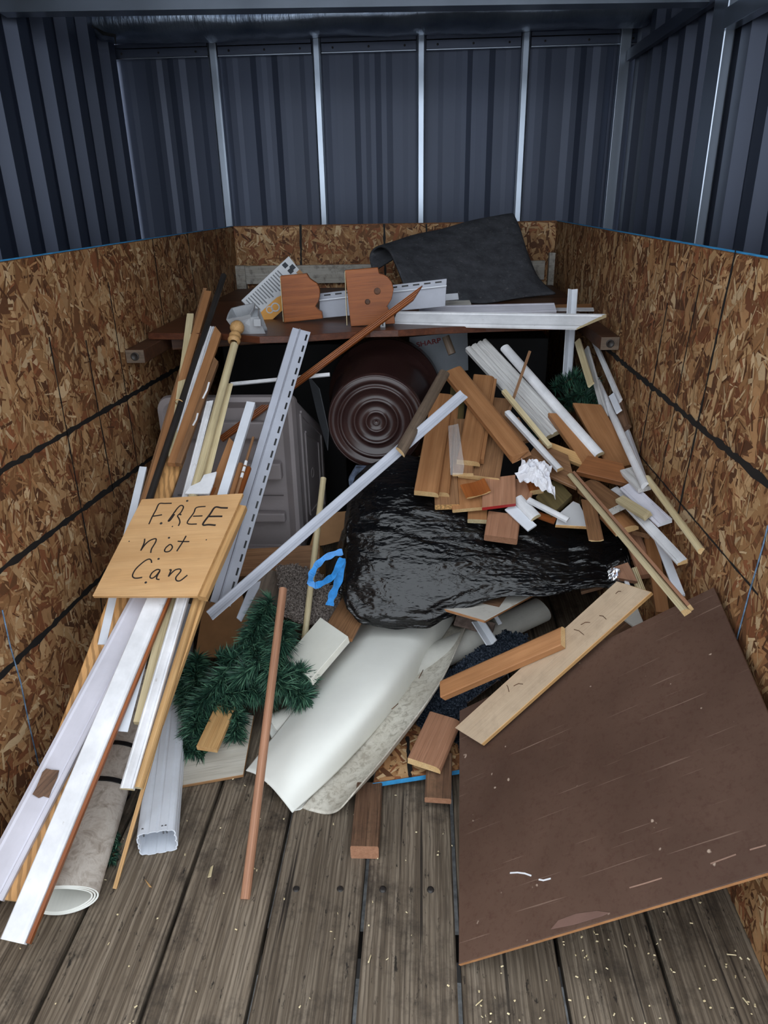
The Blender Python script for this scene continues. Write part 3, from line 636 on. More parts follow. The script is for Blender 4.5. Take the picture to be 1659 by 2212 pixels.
# grey downspout elbow
def elbow():
    e = empty('downspout_elbow', P(540, 712, z=SZ), 'grey plastic downspout elbow with open square mouth beside the printed carton', 'pipe fitting')
    yy = P(540, 712, z=SZ+.01).y
    path = [P(520, 672, y=yy), P(524, 682, y=yy+.005), P(531, 694, y=yy+.01), P(545, 700, y=yy+.01), P(562, 699, y=yy+.012), P(568, 697, y=yy+.013)]
    V = []; F = []; S = 12; nn = len(path)
    for w2 in (1, .88):
        for i, p in enumerate(path):
            d = (path[min(i+1, nn-1)]-path[max(i-1, 0)]).normalized(); s = Vector((0, 1, .25)); s = (s-d*s.dot(d)).normalized(); u = d.cross(s)
            sz = .046*(1+.05*(i % 2)) if i else .052
            for k in range(S):
                a = 2*math.pi*(k+.5)/S; ca, sa = math.cos(a), math.sin(a); f = 1/max(abs(ca), abs(sa))**.8
                V.append(p+(s*ca+u*sa)*f*sz*.86*w2)
    for L in (0, 1):
        for i in range(nn-1):
            for k in range(S): F.append((L*nn*S+i*S+k, L*nn*S+i*S+(k+1) % S, L*nn*S+(i+1)*S+(k+1) % S, L*nn*S+(i+1)*S+k))
    for i in (0, nn-1):
        for k in range(S): F.append((i*S+k, i*S+(k+1) % S, nn*S+i*S+(k+1) % S, nn*S+i*S+k))
    mesh_obj('bend', V, F, GREYP, e)
    c = P(556, 697, y=yy-.045); box('clip', c-Vector((.012, .004, .012)), c+Vector((.012, .006, .012)), GREYP, e, .002)
elbow()
# grey slotted vinyl siding strip standing behind the corbels
def slotted(name, label, corners, slots, mat, th=.004):
    e = empty(name, corners[0], label, 'vinyl trim')
    plate('face', None, None, corners, th, mat, parent=e)
    n = (corners[1]-corners[0]).cross(corners[3]-corners[0]).normalized(); n = n if n.dot(CAM-corners[0]) > 0 else -n
    for a, b in slots: ribbon('slot', [a, b], .006, n, BLACKP, e, .0004, .0004)
    return e, n
yv = d_r+.12
cs = [P(690, 634, y=yv+.02), P(965, 602, y=yv), P(962, 662, y=yv), P(690, 688, y=yv+.02)]
sl = []
for i in range(11):
    px = 700+i*24; py = 637-(px-690)*.115; sl.append((P(px, py+2, y=yv), P(px+14, py+.4, y=yv)))
e, n_ = slotted('siding_strip', 'pale grey vinyl siding strip with nail slots standing behind the corbels', cs, [], VGREY)
for a, b in sl: ribbon('slot', [on_plane(*proj(a), cs[0], n_), on_plane(*proj(b), cs[0], n_)], .005, n_, BLACKP, e, .0004, .0004)
ribbon('lip', [cs[0]+n_*.004-Vector((0, 0, .022)), cs[1]+n_*.004-Vector((0, 0, .022))], .004, n_, VWHITE, e, .006)
# white mouldings lying on the shelf
stick('white_moulding', 'long white painted moulding lying at the front edge of the shelf', 'moulding', P(853, 684, z=SZ+.02), P(1278, 691, z=SZ+.03), 27, .014, WHITE, 'casing', n=(0, -.5, 1), end=PALE, cut=(0, 1.2))
stick('white_moulding', 'white moulding lying behind the front one on the shelf, mitred right end', 'moulding', P(905, 668, z=SZ+.022), P(1200, 661, z=SZ+.022), 15, .014, LILAC, 'casing', n=(0, -.4, 1), end=PALE)
stick('wood_lath', 'thin brown wood slat sticking out behind white mouldings on the shelf', 'slat', P(1130, 663, z=SZ+.012), P(1325, 659, z=SZ+.012), 8, .006, CEDAR, n=(0, -.3, 1), cut=(0, 3))
stick('white_lath', 'narrow white slat under the brown slat at the right end of the shelf', 'slat', P(1150, 668, z=SZ+.006), P(1305, 667, z=SZ+.006), 6, .005, WHITE, n=(0, -.3, 1))
stick('white_channel', 'short white vinyl channel end poking out beside the siding strip', 'vinyl trim', P(930, 645, z=SZ+.05), P(990, 640, z=SZ+.05), 14, .012, VWHITE, 'chan', n=(0, -1, .3))
stick('white_lath', 'flat pale slat lying behind the siding strip end', 'slat', P(940, 655, z=SZ+.02), P(1016, 652, z=SZ+.02), 8, .008, LAM, n=(0, -.4, 1))
# curled grey felt
def felt():
    k = NT('dark_grey_felt', .95, 0, .1); v = k.coord(); c = k.ramp(k.noise(v, 14, 6, .7), [(.3, (56, 57, 61)), (.7, (84, 85, 90))])
    c = k.mix(k.ramp(k.noise(v, 55, 4, .7), [(.6, G(0)), (.72, G(.5))]), c, (128, 126, 124)); k.col(c); k.bump(k.noise(v, 120, 3), .5, .003)
    rows = [  # outline rows from left curl to right edge: (px, py, y) bottom / top
     [(842, 655, 3.05), (808, 612, 3.16), (797, 575, 3.28), (799, 548, 3.38), (812, 532, 3.42), (834, 531, 3.36), (852, 545, 3.22), (866, 575, 3.08), (878, 610, 2.98), (893, 640, 2.95)]]
    V = []; F = []
    # surface: swept from the curled left profile towards the right edge
    A0 = [(806, 590, 3.35), (798, 560, 3.42), (803, 541, 3.42), (820, 531, 3.36), (838, 538, 3.24), (852, 562, 3.12), (866, 596, 3.04), (882, 640, 2.97)]
    A1 = [(920, 520, 3.5), (910, 512, 3.54), (905, 507, 3.52), (905, 506, 3.47), (912, 520, 3.36), (922, 555, 3.22), (932, 600, 3.09), (942, 648, 3.0)]
    A2 = [(1010, 488, 3.6), (1008, 485, 3.6), (1006, 483, 3.58), (1006, 482, 3.54), (1010, 505, 3.43), (1018, 545, 3.3), (1026, 595, 3.16), (1034, 652, 3.02)]
    A3 = [(1098, 464, 3.66), (1098, 463, 3.66), (1099, 462, 3.65), (1100, 462, 3.62), (1112, 495, 3.5), (1124, 540, 3.36), (1135, 590, 3.22), (1110, 644, 3.08)]
    A4 = [(1106, 463, 3.68), (1107, 463, 3.68), (1108, 464, 3.67), (1112, 470, 3.64), (1126, 505, 3.52), (1142, 552, 3.4), (1164, 600, 3.26), (1200, 632, 3.12)]
    R_ = [[P(a, b, y=c) for a, b, c in r] for r in (A0, A1, A2, A3, A4)]
    nu, nv = 40, 32
    def lerp(L, f):
        i = min(int(f), len(L)-2); t = f-i; p0, p1, p2, p3 = L[max(i-1, 0)], L[i], L[i+1], L[min(i+2, len(L)-1)]
        return .5*((2*p1)+(p2-p0)*t+(2*p0-5*p1+4*p2-p3)*t*t+(3*p1-p0-3*p2+p3)*t**3)
    for j in range(nu+1):
        for i in range(nv+1):
            col = [lerp(r, i/nv*7) for r in R_]; p = lerp(col, j/nu*4); V.append(p+Vector((0, 0, .006*noise.noise(p*6))))
    for j in range(nu):
        for i in range(nv): a = j*(nv+1)+i; F.append((a, a+1, a+nv+2, a+nv+1))
    o = mesh_obj('felt_sheet', V, F, k.m, None, smooth=True); s = o.modifiers.new('t', 'SOLIDIFY'); s.thickness = .008; s.offset = -1
    tag(o, 'stiff dark grey felt sheet curling up at the back of the shelf', 'felt sheet')
felt()
# carton with red lettering under the shelf, resting behind the flowerpot
yS = 2.78
q = [P(884, 728, y=yS), P(1010, 716, y=yS+.02), P(1012, 800, y=yS), P(880, 810, y=yS-.02)]
sb = empty('appliance_carton', P(930, 800, y=yS), 'grey carton with red SHARP lettering under the shelf behind the flowerpot', 'box')
sbc = plate('carton', None, None, q, .25, SHARPG, parent=sb, n=(0, -1, 0))
def text(s, size, p, right, up, mat, parent, ext=.0004):
    cu = bpy.data.curves.new('lettering', 'FONT'); cu.body = s; cu.size = size; cu.extrude = ext; cu.offset = size*.02
    o = bpy.data.objects.new('lettering', cu); COL.objects.link(o); bpy.context.view_layer.update()
    me = bpy.data.meshes.new_from_object(o.evaluated_get(bpy.context.evaluated_depsgraph_get())); bpy.data.objects.remove(o)
    me.materials.clear(); me.materials.append(mat)
    X = right.normalized(); Y = (up-X*up.dot(X)).normalized(); Z = X.cross(Y); m = Matrix((X, Y, Z)).transposed().to_4x4(); m.translation = p
    t = bpy.data.objects.new('lettering', me); t.matrix_basis = m @ Matrix.Diagonal((1.25, 1, 1, 1)); return link(t, parent)
sn = (q[1]-q[0]).cross(q[3]-q[0]).normalized(); sn = sn if sn.y < 0 else -sn
a = on_plane(900, 750, q[0], sn)+sn*.001; b = on_plane(950, 740, q[0], sn)+sn*.001
text('SHARP', .0255, a, b-a, Vector((0, 0, 1)), SHARPR, sbc)
stick('wooden_peg', 'short pale wooden peg hanging below the shelf beside the SHARP carton', 'wood piece', P(962, 726, y=2.6), P(976, 764, y=2.58), 17, .022, WEATH, 'round', n=(0, -1, 0))
# ================================================================== BUNDLE ALONG THE LEFT WALL
S = stick
def LS(name, label, cat, a, b, wpx, o=.03, t=.016, mat=WHITE, prof='flat', oa=None, **k):
    return S(name, label, cat, PLB(*a, o=o if oa is None else oa), PLB(*b, o=o), wpx, t, mat, prof, **k)
# lower, visible below the sign
LS('fir_board', 'wide fir board with wavy grain at the bottom of the left bundle', 'board', (378, 975), (22, 1945), 62, o=.016, t=.016, mat=FIR, end=ENDW, w=.064)
LS('painted_board', 'lilac white painted board with a chipped brown patch in the left bundle', 'board', (420, 1080), (-30, 1935), 0, o=.036, t=.014, mat=LILAC, prof='casing', w=.066, end=PALE)
pb = bpy.data.objects['painted_board']
mm = pb.matrix_basis
nz = mm.col[2].to_3d()
pp = [on_plane(px, py, mm.translation+nz*.0005, nz) for px, py in ((92, 1668), (100, 1660), (112, 1663), (128, 1664), (124, 1680), (118, 1694), (112, 1706), (106, 1724), (94, 1720), (84, 1724), (70, 1716), (78, 1702), (84, 1688))]
plate('chipped_patch', None, None, [p+nz*.001 for p in pp], .001, WALNUT, parent=pb, n=nz)
wc = LS('white_casing', 'long white painted casing with raw orange edge, reaching the floor at lower left', 'moulding', (443, 1045), (26, 2034), 0, o=.062, t=.016, mat=WHITE, prof='bull', w=.046, end=PALE, bend=.004, seg=8)
mw = wc.matrix_basis; L_ = (PLB(26, 2034, o=.062)-PLB(443, 1045, o=.062)).length
sgn = 1 if proj(mw @ Vector((0, .02, 0))).x > proj(mw @ Vector((0, -.02, 0))).x else -1
extrude('raw_edge', 'flat', .007, .013, L_*.995, [CORBEL, CORBEL], wc, (0, 0), mw @ Matrix.Translation((0, sgn*.0275, -.003)))
LS('white_trim', 'narrow white trim with squared end hanging above the strapped linoleum roll', 'moulding', (345, 1280), (263, 1580), 24, o=.028, t=.012, mat=VWHITE, prof='ell')
LS('pale_trim', 'pale yellow wooden trim between the casing and the white profiled moulding', 'moulding', (395, 1190), (302, 1560), 26, o=.030, t=.018, mat=PALE, prof='quarter')
LS('fluted_moulding', 'white profiled moulding on top of the left bundle, ending beside the downspout', 'moulding', (425, 1180), (272, 1702), 28, o=.075, t=.016, mat=WHITE, prof='casing', end=PALE)
LS('pine_trim', 'slim pine trim right of the white profiled moulding', 'moulding', (452, 1200), (297, 1700), 17, o=.07, t=.016, mat=PINE, prof='dome', end=PALE)
LS('pine_trim', 'thin pine strip at the right edge of the left bundle, under the sign corner', 'moulding', (478, 1180), (345, 1560), 10, o=.052, t=.02, mat=PINE)
S('thin_stick', 'long thin pale stick whose tip touches the floor beside the downspout', 'stick', PLB(395, 1400, o=.03), P(247, 1920, z=.006), 8, .006, PINE)
# upper, visible above the sign
LS('white_trim', 'white trim end at the left wall beside the sign', 'moulding', (309, 1008), (220, 1392), 17, o=.02, t=.012, mat=VWHITE, prof='flat')
LS('brown_board', 'tall brown board at the left wall, left of the black pole', 'board', (449, 628), (300, 1140), 18, o=.03, t=.02, mat=CEDAR)
LS('brown_lath', 'slim dark brown lath against the left wall behind the tall brown board', 'lath', (443, 622), (305, 1090), 9, o=.012, t=.012, mat=OAK)
pole = S('black_pole', 'long black metal pole tied with twine in the left bundle', 'pole', PLB(482, 590, o=.05), PLB(315, 1090, o=.05), 13, .02, DARKM, 'round', n=(0, -.6, .8))
ax = (PLB(315, 1090, o=.05)-PLB(482, 590, o=.05)).normalized(); c = PLB(387, 869, o=.043); m = frame(c, c+ax, (0, 0, 1)); m.translation = c
lathe('twine', [(-.002, .0115), (0, .0135), (.002, .0115)], m, PINE, pole, 20)
LS('pale_lath', 'pale wooden lath with white edge standing highest left of the black pole', 'lath', (411, 677), (372, 985), 16, o=.03, t=.016, mat=PALE)
LS('white_moulding', 'pair grooved white moulding right of the black pole', 'moulding', (457, 704), (392, 930), 20, o=.04, t=.014, mat=WHITE, prof='fluted')
LS('brown_board', 'pointed brown board right of the grooved white moulding', 'board', (471, 712), (372, 1000), 20, o=.058, t=.016, mat=CEDAR, cut=(1.2, 0))
bc = LS('brown_board', 'brown board with flaking white paint along one edge', 'board', (467, 776), (385, 1000), 13, o=.075, t=.016, mat=OAK, cut=(1, 0))
mm = bc.matrix_basis
for t0, t1 in ((-.11, -.04), (.02, .07)): ribbon('paint_flake', [mm @ Vector((t0, .004, 0)), mm @ Vector(((t0+t1)/2, .006, 0)), mm @ Vector((t1, .003, 0))], .005, mm.col[2].to_3d(), WHITE, bc, .0004, .0003)
LS('white_moulding', 'white moulding just left of the curtain rod', 'moulding', (453, 864), (385, 1130), 17, o=.075, t=.014, mat=WHITE, prof='casing')
# curtain rod with turned finial
ra, rb = PLB(505, 738, o=.09), PLB(400, 1120, o=.085)
cr = S('curtain_rod', 'pale wooden curtain rod with turned ball finial', 'curtain rod', ra, rb, 18, .024, PALE, 'round', n=(0, -.6, .8), w=.025)
m = frame(ra, PLB(518, 684, o=.09), (0, 0, 1)); m.translation = ra
r_ = [(-.004, .013), (0, .02), (.006, .022), (.010, .02), (.013, .016), (.018, .019), (.024, .021), (.030, .018), (.034, .014), (.040, .013), (.046, .019), (.056, .0245), (.066, .024), (.075, .018), (.081, .008), (.083, 0)]
lathe('finial', [(x*1.12, r*.92) for x, r in r_], m, PINE, cr, 24)
LS('pale_trim', 'pale trim with white edge just right of the curtain rod', 'moulding', (496, 828), (430, 1090), 16, o=.06, t=.014, mat=PALE, prof='ell')
LS('brown_offcut', 'brown board end with angled top above the sign', 'wood piece', (505, 955), (450, 1100), 28, o=.05, t=.018, mat=CEDAR, cut=(.8, 0))
LS('white_channel', 'white vinyl channel standing above the sign beside the slotted strip', 'vinyl trim', (542, 868), (470, 1100), 19, o=.07, t=.016, mat=VWHITE, prof='chan')
pc = [PLB(*q, o=.088) for q in ((398, 1066), (410, 1050), (432, 1040), (440, 1025), (468, 1018), (462, 1040), (452, 1066))]
plate('paint_chip', 'broken white painted chip sticking up above the sign', 'scrap', pc, .006, WHITE)
LS('brown_stick', 'stout brown stick above the sign near the slotted strip', 'stick', (520, 999), (492, 1090), 12, o=.06, t=.012, mat=CEDAR, prof='dome')
LS('brown_stick', 'rightmost brown stick beside the slotted strip above the sign', 'stick', (537, 1007), (506, 1095), 11, o=.05, t=.012, mat=CORBEL, prof='dome')
dw = LS('thin_dowel', 'thin dowel with white paint bands above the sign', 'stick', (547, 943), (505, 1085), 6, o=.075, t=.006, mat=OAK, prof='round')
m = dw.matrix_basis
for i in range(3): extrude('paint_band', 'round', .0085, .0085, .016, [WHITE, WHITE], dw, (0, 0), m @ Matrix.Translation((-.02+.022*i, 0, .0012)))
# sign
sA = [PLB(306, 1078, o=.118), PLB(525, 1065, o=.118), PLB(426, 1287, o=.118), PLB(199, 1287, o=.118)]
sg = empty('wooden_sign', sA[3], 'square wooden sign handwritten FREE not Can lying on the left bundle', 'sign')
sgb = plate('board', None, None, sA, .011, SIGNW, PINE, parent=sg)
sN = (sA[1]-sA[0]).cross(sA[3]-sA[0]).normalized(); sN = sN if sN.z > 0 else -sN
def sp(cx, cy): return on_plane(150+cx/3.687, 1050+cy/3.687, sA[0], sN)
STROKES = [[(815, 138), (760, 139), (715, 142), (690, 190), (660, 245), (633, 305)], [(660, 242), (700, 236), (738, 230)],
 [(838, 210), (860, 178), (885, 156), (905, 160), (906, 178), (885, 215), (862, 238), (874, 262), (880, 290), (868, 318)], [(852, 188), (815, 240), (788, 278), (802, 274), (838, 225)],
 [(1085, 163), (1012, 172), (990, 215), (938, 296), (1015, 303)], [(985, 241), (1020, 240), (1060, 238)],
 [(1262, 175), (1210, 174), (1160, 170), (1120, 225), (1062, 306), (1110, 308), (1165, 313)], [(1105, 243), (1160, 242), (1218, 242)],
 [(600, 420), (595, 455), (568, 515)], [(568, 515), (600, 470), (640, 435), (688, 420), (685, 450), (655, 500), (648, 533)],
 [(800, 465), (770, 490), (758, 515), (770, 525), (800, 518), (820, 490), (812, 470), (800, 465)], [(930, 397), (900, 450), (855, 520)], [(862, 440), (905, 443), (955, 443)],
 [(655, 612), (650, 590), (630, 583), (590, 605), (530, 660), (503, 710), (515, 732), (545, 734), (580, 728)],
 [(725, 672), (700, 665), (660, 690), (642, 725), (660, 735), (690, 715), (722, 675), (700, 715), (695, 740), (718, 745)],
 [(795, 670), (810, 668), (800, 695), (788, 722)], [(788, 722), (815, 692), (845, 668), (880, 662), (886, 680), (850, 725), (850, 748), (865, 757), (890, 750), (940, 710)]]
for i, s_ in enumerate(STROKES):
    pts = [sp(*q) for q in s_]; d = []
    for k in range(len(pts)-1):
        p0, p1, p2, p3 = pts[max(k-1, 0)], pts[k], pts[k+1], pts[min(k+2, len(pts)-1)]
        for t in (0, .25, .5, .75): d.append(.5*((2*p1)+(p2-p0)*t+(2*p0-5*p1+4*p2-p3)*t*t+(3*p1-p0-3*p2+p3)*t**3))
    d.append(pts[-1]); ribbon('pen_stroke', d, .0034 if i not in (6, 7) else .0048, sN, BRAN, sgb, .0003, .0004)
for px, py, r in ((938, 118, .0032), (730, 297, .0036), (885, 228, .0026), (793, 412, .003), (710, 580, .003), (608, 768, .0032), (475, 440, .0018), (1090, 428, .0018), (820, 322, .002)):
    c = sp(px, py); m = frame(c, c+sN, (1, 0, 0)); m.translation = c
    lathe('nail_hole', [(.0008, 0), (.0006, r*.7), (0, r)], m, DARKM, sgb, 12)
stick('backing_strip', None, None, on_plane(520, 1085, sA[0], sN)-sN*.012, on_plane(432, 1283, sA[0], sN)-sN*.012, 0, .02, PINE, w=.024, parent=sg, n=sN)
# slotted vinyl strip leaning right of the sign
va, vb = P(650, 712, y=2.32), P(474, 1304, y=1.72)
vs = S('slotted_strip', 'long grey vinyl strip with nail slots leaning right of the sign', 'vinyl trim', va, vb, 46, .004, VGREY, [(-.5, -7), (-.5, -6), (-.42, 0), (-.1, 0), (-.05, 1.6), (0, 0), (.5, 0), (.5, -1), (-.38, -1), (-.45, -7)], n=(.15, -.75, .55))
m = vs.matrix_basis; L_ = (vb-va).length; N_ = 22; wv_ = max(v.co.y for v in vs.data.vertices)
sgn = 1 if proj(m @ Vector((0, wv_, 0))).x > proj(m @ Vector((0, -wv_, 0))).x else -1
if sgn < 0: vs.data.transform(Matrix.Diagonal((1, -1, 1, 1))); vs.data.flip_normals()
yy = sgn*wv_*.72
for i in range(N_):
    x = -L_/2+L_*(i+.3)/N_; ribbon('slot', [m @ Vector((x, yy, 0)), m @ Vector((x+L_/N_*.55, yy, 0))], .0055, m.col[2].to_3d(), BLACKP, vs, .0004, .0005)
# long narrow grey strip crossing the pile
ga, gb = P(452, 1330, y=1.66), P(1002, 850, y=2.02)
gs = S('grey_strip', 'long narrow grey vinyl strip crossing the pile diagonally', 'vinyl trim', ga, gb, 23, .012, VGREY, 'crown', n=(-.2, -.7, .6), end=VWHITE)
S('weathered_stick', 'tapered weathered grey stick hooked over the narrow grey strip', 'stick', P(962, 800, y=2.18), P(866, 972, y=1.885), 24, .014, WEATH, 'dome', n=(0, -.8, .5), end=ENDW, cut=(0, .5))
S('brown_moulding', 'thin long brown moulding rising from the tote to the shelf', 'moulding', P(476, 948, y=2.25), P(902, 631, y=2.43), 13, .014, CORBEL, 'fluted', n=(0, -.8, .5), cut=(0, 2.5))
S('white_lath', 'thin white lath lying level on top of the taupe tote', 'lath', P(498, 829, y=2.35), P(712, 808, y=2.36), 7, .008, WHITE, n=(0, -.8, .6))
# ------------------------------------------------------------------ on the floor at left
def roll(name, label, cat, a, b, rx, rz, mat, back, turns=2.2, th=.0035, parts=None):
    m = frame(a, b, (0, 0, 1)); m.translation = a; L = (b-a).length; V = []; F = []; N = int(turns*40)
    for i in range(N+1):
        q = 2*math.pi*i/40-.6; f = 1-.075*(i/40)
        for x in (0, L):
            for d in (0, th): V.append((x+.004*math.sin(i*.31), (rx*f-d)*math.cos(q), (rz*f-d)*math.sin(q)*(1.0+.0*math.sin(q))))
    idx = []
    for i in range(N):
        o_ = i*4; p_ = o_+4
        F += [(o_, o_+2, p_+2, p_), (o_+1, p_+1, p_+3, o_+3), (o_, p_, p_+1, o_+1), (o_+2, o_+3, p_+3, p_+2)]; idx += [0, 1, 1, 1]
    F += [(0, 1, 3, 2), (N*4, N*4+2, N*4+3, N*4+1)]; idx += [1, 1]
    e = empty(name, a-Vector((0, 0, rz)), label, cat); mesh_obj('sheet', V, F, [mat, back], e, idx, smooth=False, mw=m)
    return e, m, L
a, b = P(132, 1942, z=.044), P(262, 1560, z=.042)
b = a+(b-a)*1.35
e, m, L = roll('linoleum_roll', 'grey marbled linoleum roll with black straps on the floor at left', 'flooring roll', a, b, .076, .043, LINO, BACKV, 3.1)
for x in (.38*L, .55*L):
    V = []; F = []
    for i in range(33):
        q = 2*math.pi*i/32
        for (dx, d) in ((0, .0005), (.013, .0005), (.013, .003), (0, .003)): V.append((x+dx, (.0765+d)*math.cos(q), (.0435+d)*math.sin(q)))
    for i in range(32):
        for k in range(4): F.append((i*4+k, i*4+(k+1) % 4, i*4+4+(k+1) % 4, i*4+4+k))
    mesh_obj('strap', V, F, BLACKP, e, mw=m)
# downspout
def downspout():
    a, b = P(340, 1820, z=.036), P(388, 1380, z=.045); b = a+(b-a)*1.2; m = frame(a, b, (0, 0, 1)); m.translation = a; L = (b-a).length
    w2, h2 = .042, .033; pts = []; K = 84
    for i in range(K):
        q = 2*math.pi*i/K; ca, sa = math.cos(q), math.sin(q); f = 1/(abs(ca)**6+abs(sa)**6)**(1/6); rib = 1-.06*(1 if math.sin(q*12) > .45 else 0)
        pts.append((w2*ca*f*rib, h2*sa*f*rib))
    V = []; F = []
    for sc_ in (1, .94):
        for x in (0, L):
            for (y_, z_) in pts: V.append((x, y_*sc_, z_*sc_))
    for i in range(K):
        j = (i+1) % K
        F += [(i, j, K+j, K+i), (2*K+i, 3*K+i, 3*K+j, 2*K+j), (i, 2*K+i, 2*K+j, j), (K+i, K+j, 3*K+j, 3*K+i)]
    e = empty('downspout', a-Vector((0, 0, h2)), 'white ribbed metal downspout lying on the floor, open end to the front', 'downspout')
    mesh_obj('pipe', V, F, VWHITE, e, mw=m)
    for y_, z_ in ((-.014, .031), (.028, .0315), (-.021, .031)):
        p = m @ Vector((.012, y_, z_+.003)); tube('screw', [p, p-Vector((0, 0, .022))], .0022, STEELM, e, 6)
downspout()
lb = [P(380, 1700, z=.012), P(526, 1674, z=.012), P(548, 1540, z=.06), P(392, 1520, z=.06)]
plate('laminate_board', 'whitewashed laminate board lying under the pine garland', 'board', lb, .01, wood((216, 210, 198), (188, 180, 166), 'white_limed_laminate', grain=30, rough=.45), CARD)
S('pine_block', 'small pine block lying on the garland', 'wood piece', P(446, 1614, z=.085), P(488, 1522, z=.11), 42, .016, PINE, n=(0, -.35, 1))
S('brown_rod', 'long slim reddish brown rod standing across the garland, foot on the floor', 'stick', P(610, 1268, y=1.62), P(527, 1942, z=.008), 18, .016, REDOAK, 'dome', n=(0, -.8, .5))
# ================================================================== FLOOR, MIDDLE
# hidden long vinyl roll running under the white sheet
a, b = P(590, 1578, z=.042), P(1168, 1318, z=.10)
e, m, L = roll('vinyl_roll', 'grey white vinyl flooring roll running under the curled white sheet', 'flooring roll', a, b, .046, .040, plain('smooth_grey_vinyl', (198, 196, 188), .45, var=.08, speck=(16, .6, (150, 136, 118), .5)), BACKV, 3.0)
# curled sheet of vinyl flooring, white backing up, patterned side showing at the right
def vinyl():
    # cross profiles from front end to rear end, in picture order: left rim, over the hump, down to the fold, then the patterned flap
    def row(pts): return [P(px, py, z=z) for px, py, z in pts]
    W0 = row([(531, 1664, .05), (552, 1672, .062), (582, 1696, .062), (610, 1728, .045), (632, 1756, .012)])
    W1 = row([(630, 1540, .085), (662, 1552, .115), (702, 1584, .12), (728, 1618, .095), (744, 1652, .03)])
    W2 = row([(728, 1408, .12), (772, 1416, .16), (820, 1448, .17), (848, 1482, .145), (866, 1512, .06)])
    W3 = row([(808, 1290, .13), (860, 1286, .16), (915, 1292, .17), (960, 1308, .15), (986, 1332, .10)])
    T0 = row([(652, 1744, .006), (668, 1750, .005), (700, 1757, .006), (728, 1750, .03), (752, 1725, .06), (760, 1715, .07)])
    T1 = row([(742, 1640, .025), (770, 1650, .022), (800, 1655, .03), (830, 1640, .055), (848, 1612, .085), (852, 1604, .095)])
    T2 = row([(845, 1520, .06), (875, 1512, .07), (905, 1508, .085), (930, 1500, .10), (948, 1478, .125), (952, 1468, .135)])
    T3 = row([(968, 1345, .09), (978, 1348, .095), (986, 1352, .10), (994, 1354, .11), (1002, 1352, .12), (1008, 1346, .13)])
    def cat(L, f):
        i = min(int(f), len(L)-2); t = f-i; p0, p1, p2, p3 = L[max(i-1, 0)], L[i], L[i+1], L[min(i+2, len(L)-1)]
        return .5*((2*p1)+(p2-p0)*t+(2*p0-5*p1+4*p2-p3)*t*t+(3*p1-p0-3*p2+p3)*t**3)
    def surf(name, rows, mat, par):
        V = []; F = []; nu, nv = 30, 30; k = len(rows[0])-1
        for j in range(nu+1):
            for i in range(nv+1):
                V.append(cat([cat(r, i/nv*k) for r in rows], j/nu*3))
        for j in range(nu):
            for i in range(nv): q = j*(nv+1)+i; F.append((q, q+1, q+nv+2, q+nv+1))
        o = mesh_obj(name, V, F, mat, par, smooth=True); s = o.modifiers.new('t', 'SOLIDIFY'); s.thickness = .0035; s.offset = -1; return o
    e = empty('vinyl_sheet', P(640, 1740, z=0), 'curled vinyl flooring sheet with white backing and speckled underside, front centre', 'flooring sheet')
    surf('white_backing', [W0, W1, W2, W3], BACKV, e); surf('speckled_flap', [T0, T1, T2, T3], LINOTOP, e)
    V = row([(633, 1752, .004), (650, 1749, .004), (756, 1648, .012), (742, 1640, .012)]); plate('inner_layer', None, None, V, .003, BACKV, parent=e, n=(0, 0, 1))
    for q0, q1 in (((905, 1465), (914, 1447)), ((846, 1532), (860, 1520))): tube('splinter', [P(*q0, z=.118), P(*q1, z=.122)], .0012, DARKW, e, 5)
vinyl()
lp = [P(920, 1304, z=.275), P(1000, 1278, z=.275), P(1120, 1262, z=.275), P(1182, 1268, z=.275), P(1047, 1341, z=.275)]
e = empty('laminate_scrap', lp[0], 'pointed grey laminate scrap with dark veneer corner beneath the trash bag', 'scrap')
plate('board', None, None, lp, .008, LAM, CEDAR, parent=e)
ln = (lp[2]-lp[0]).cross(lp[4]-lp[0]).normalized(); ln = ln if ln.z > 0 else -ln
plate('veneer_patch', None, None, [on_plane(*q, lp[0], ln)+ln*.0012 for q in ((990, 1292), (1078, 1312), (1104, 1276), (1040, 1278))], .0008, WALNUT, parent=e, n=ln)
S('white_bracket', 'small white vinyl corner piece below the laminate scrap', 'vinyl trim', P(1030, 1338, z=.16), P(1062, 1388, z=.13), 26, .014, VWHITE, 'vee', n=(.1, -.8, .6))
S('white_bracket', 'tiny white vinyl sliver right of the corner piece', 'vinyl trim', P(1068, 1326, z=.17), P(1080, 1346, z=.16), 8, .006, VWHITE, n=(.1, -.8, .6))
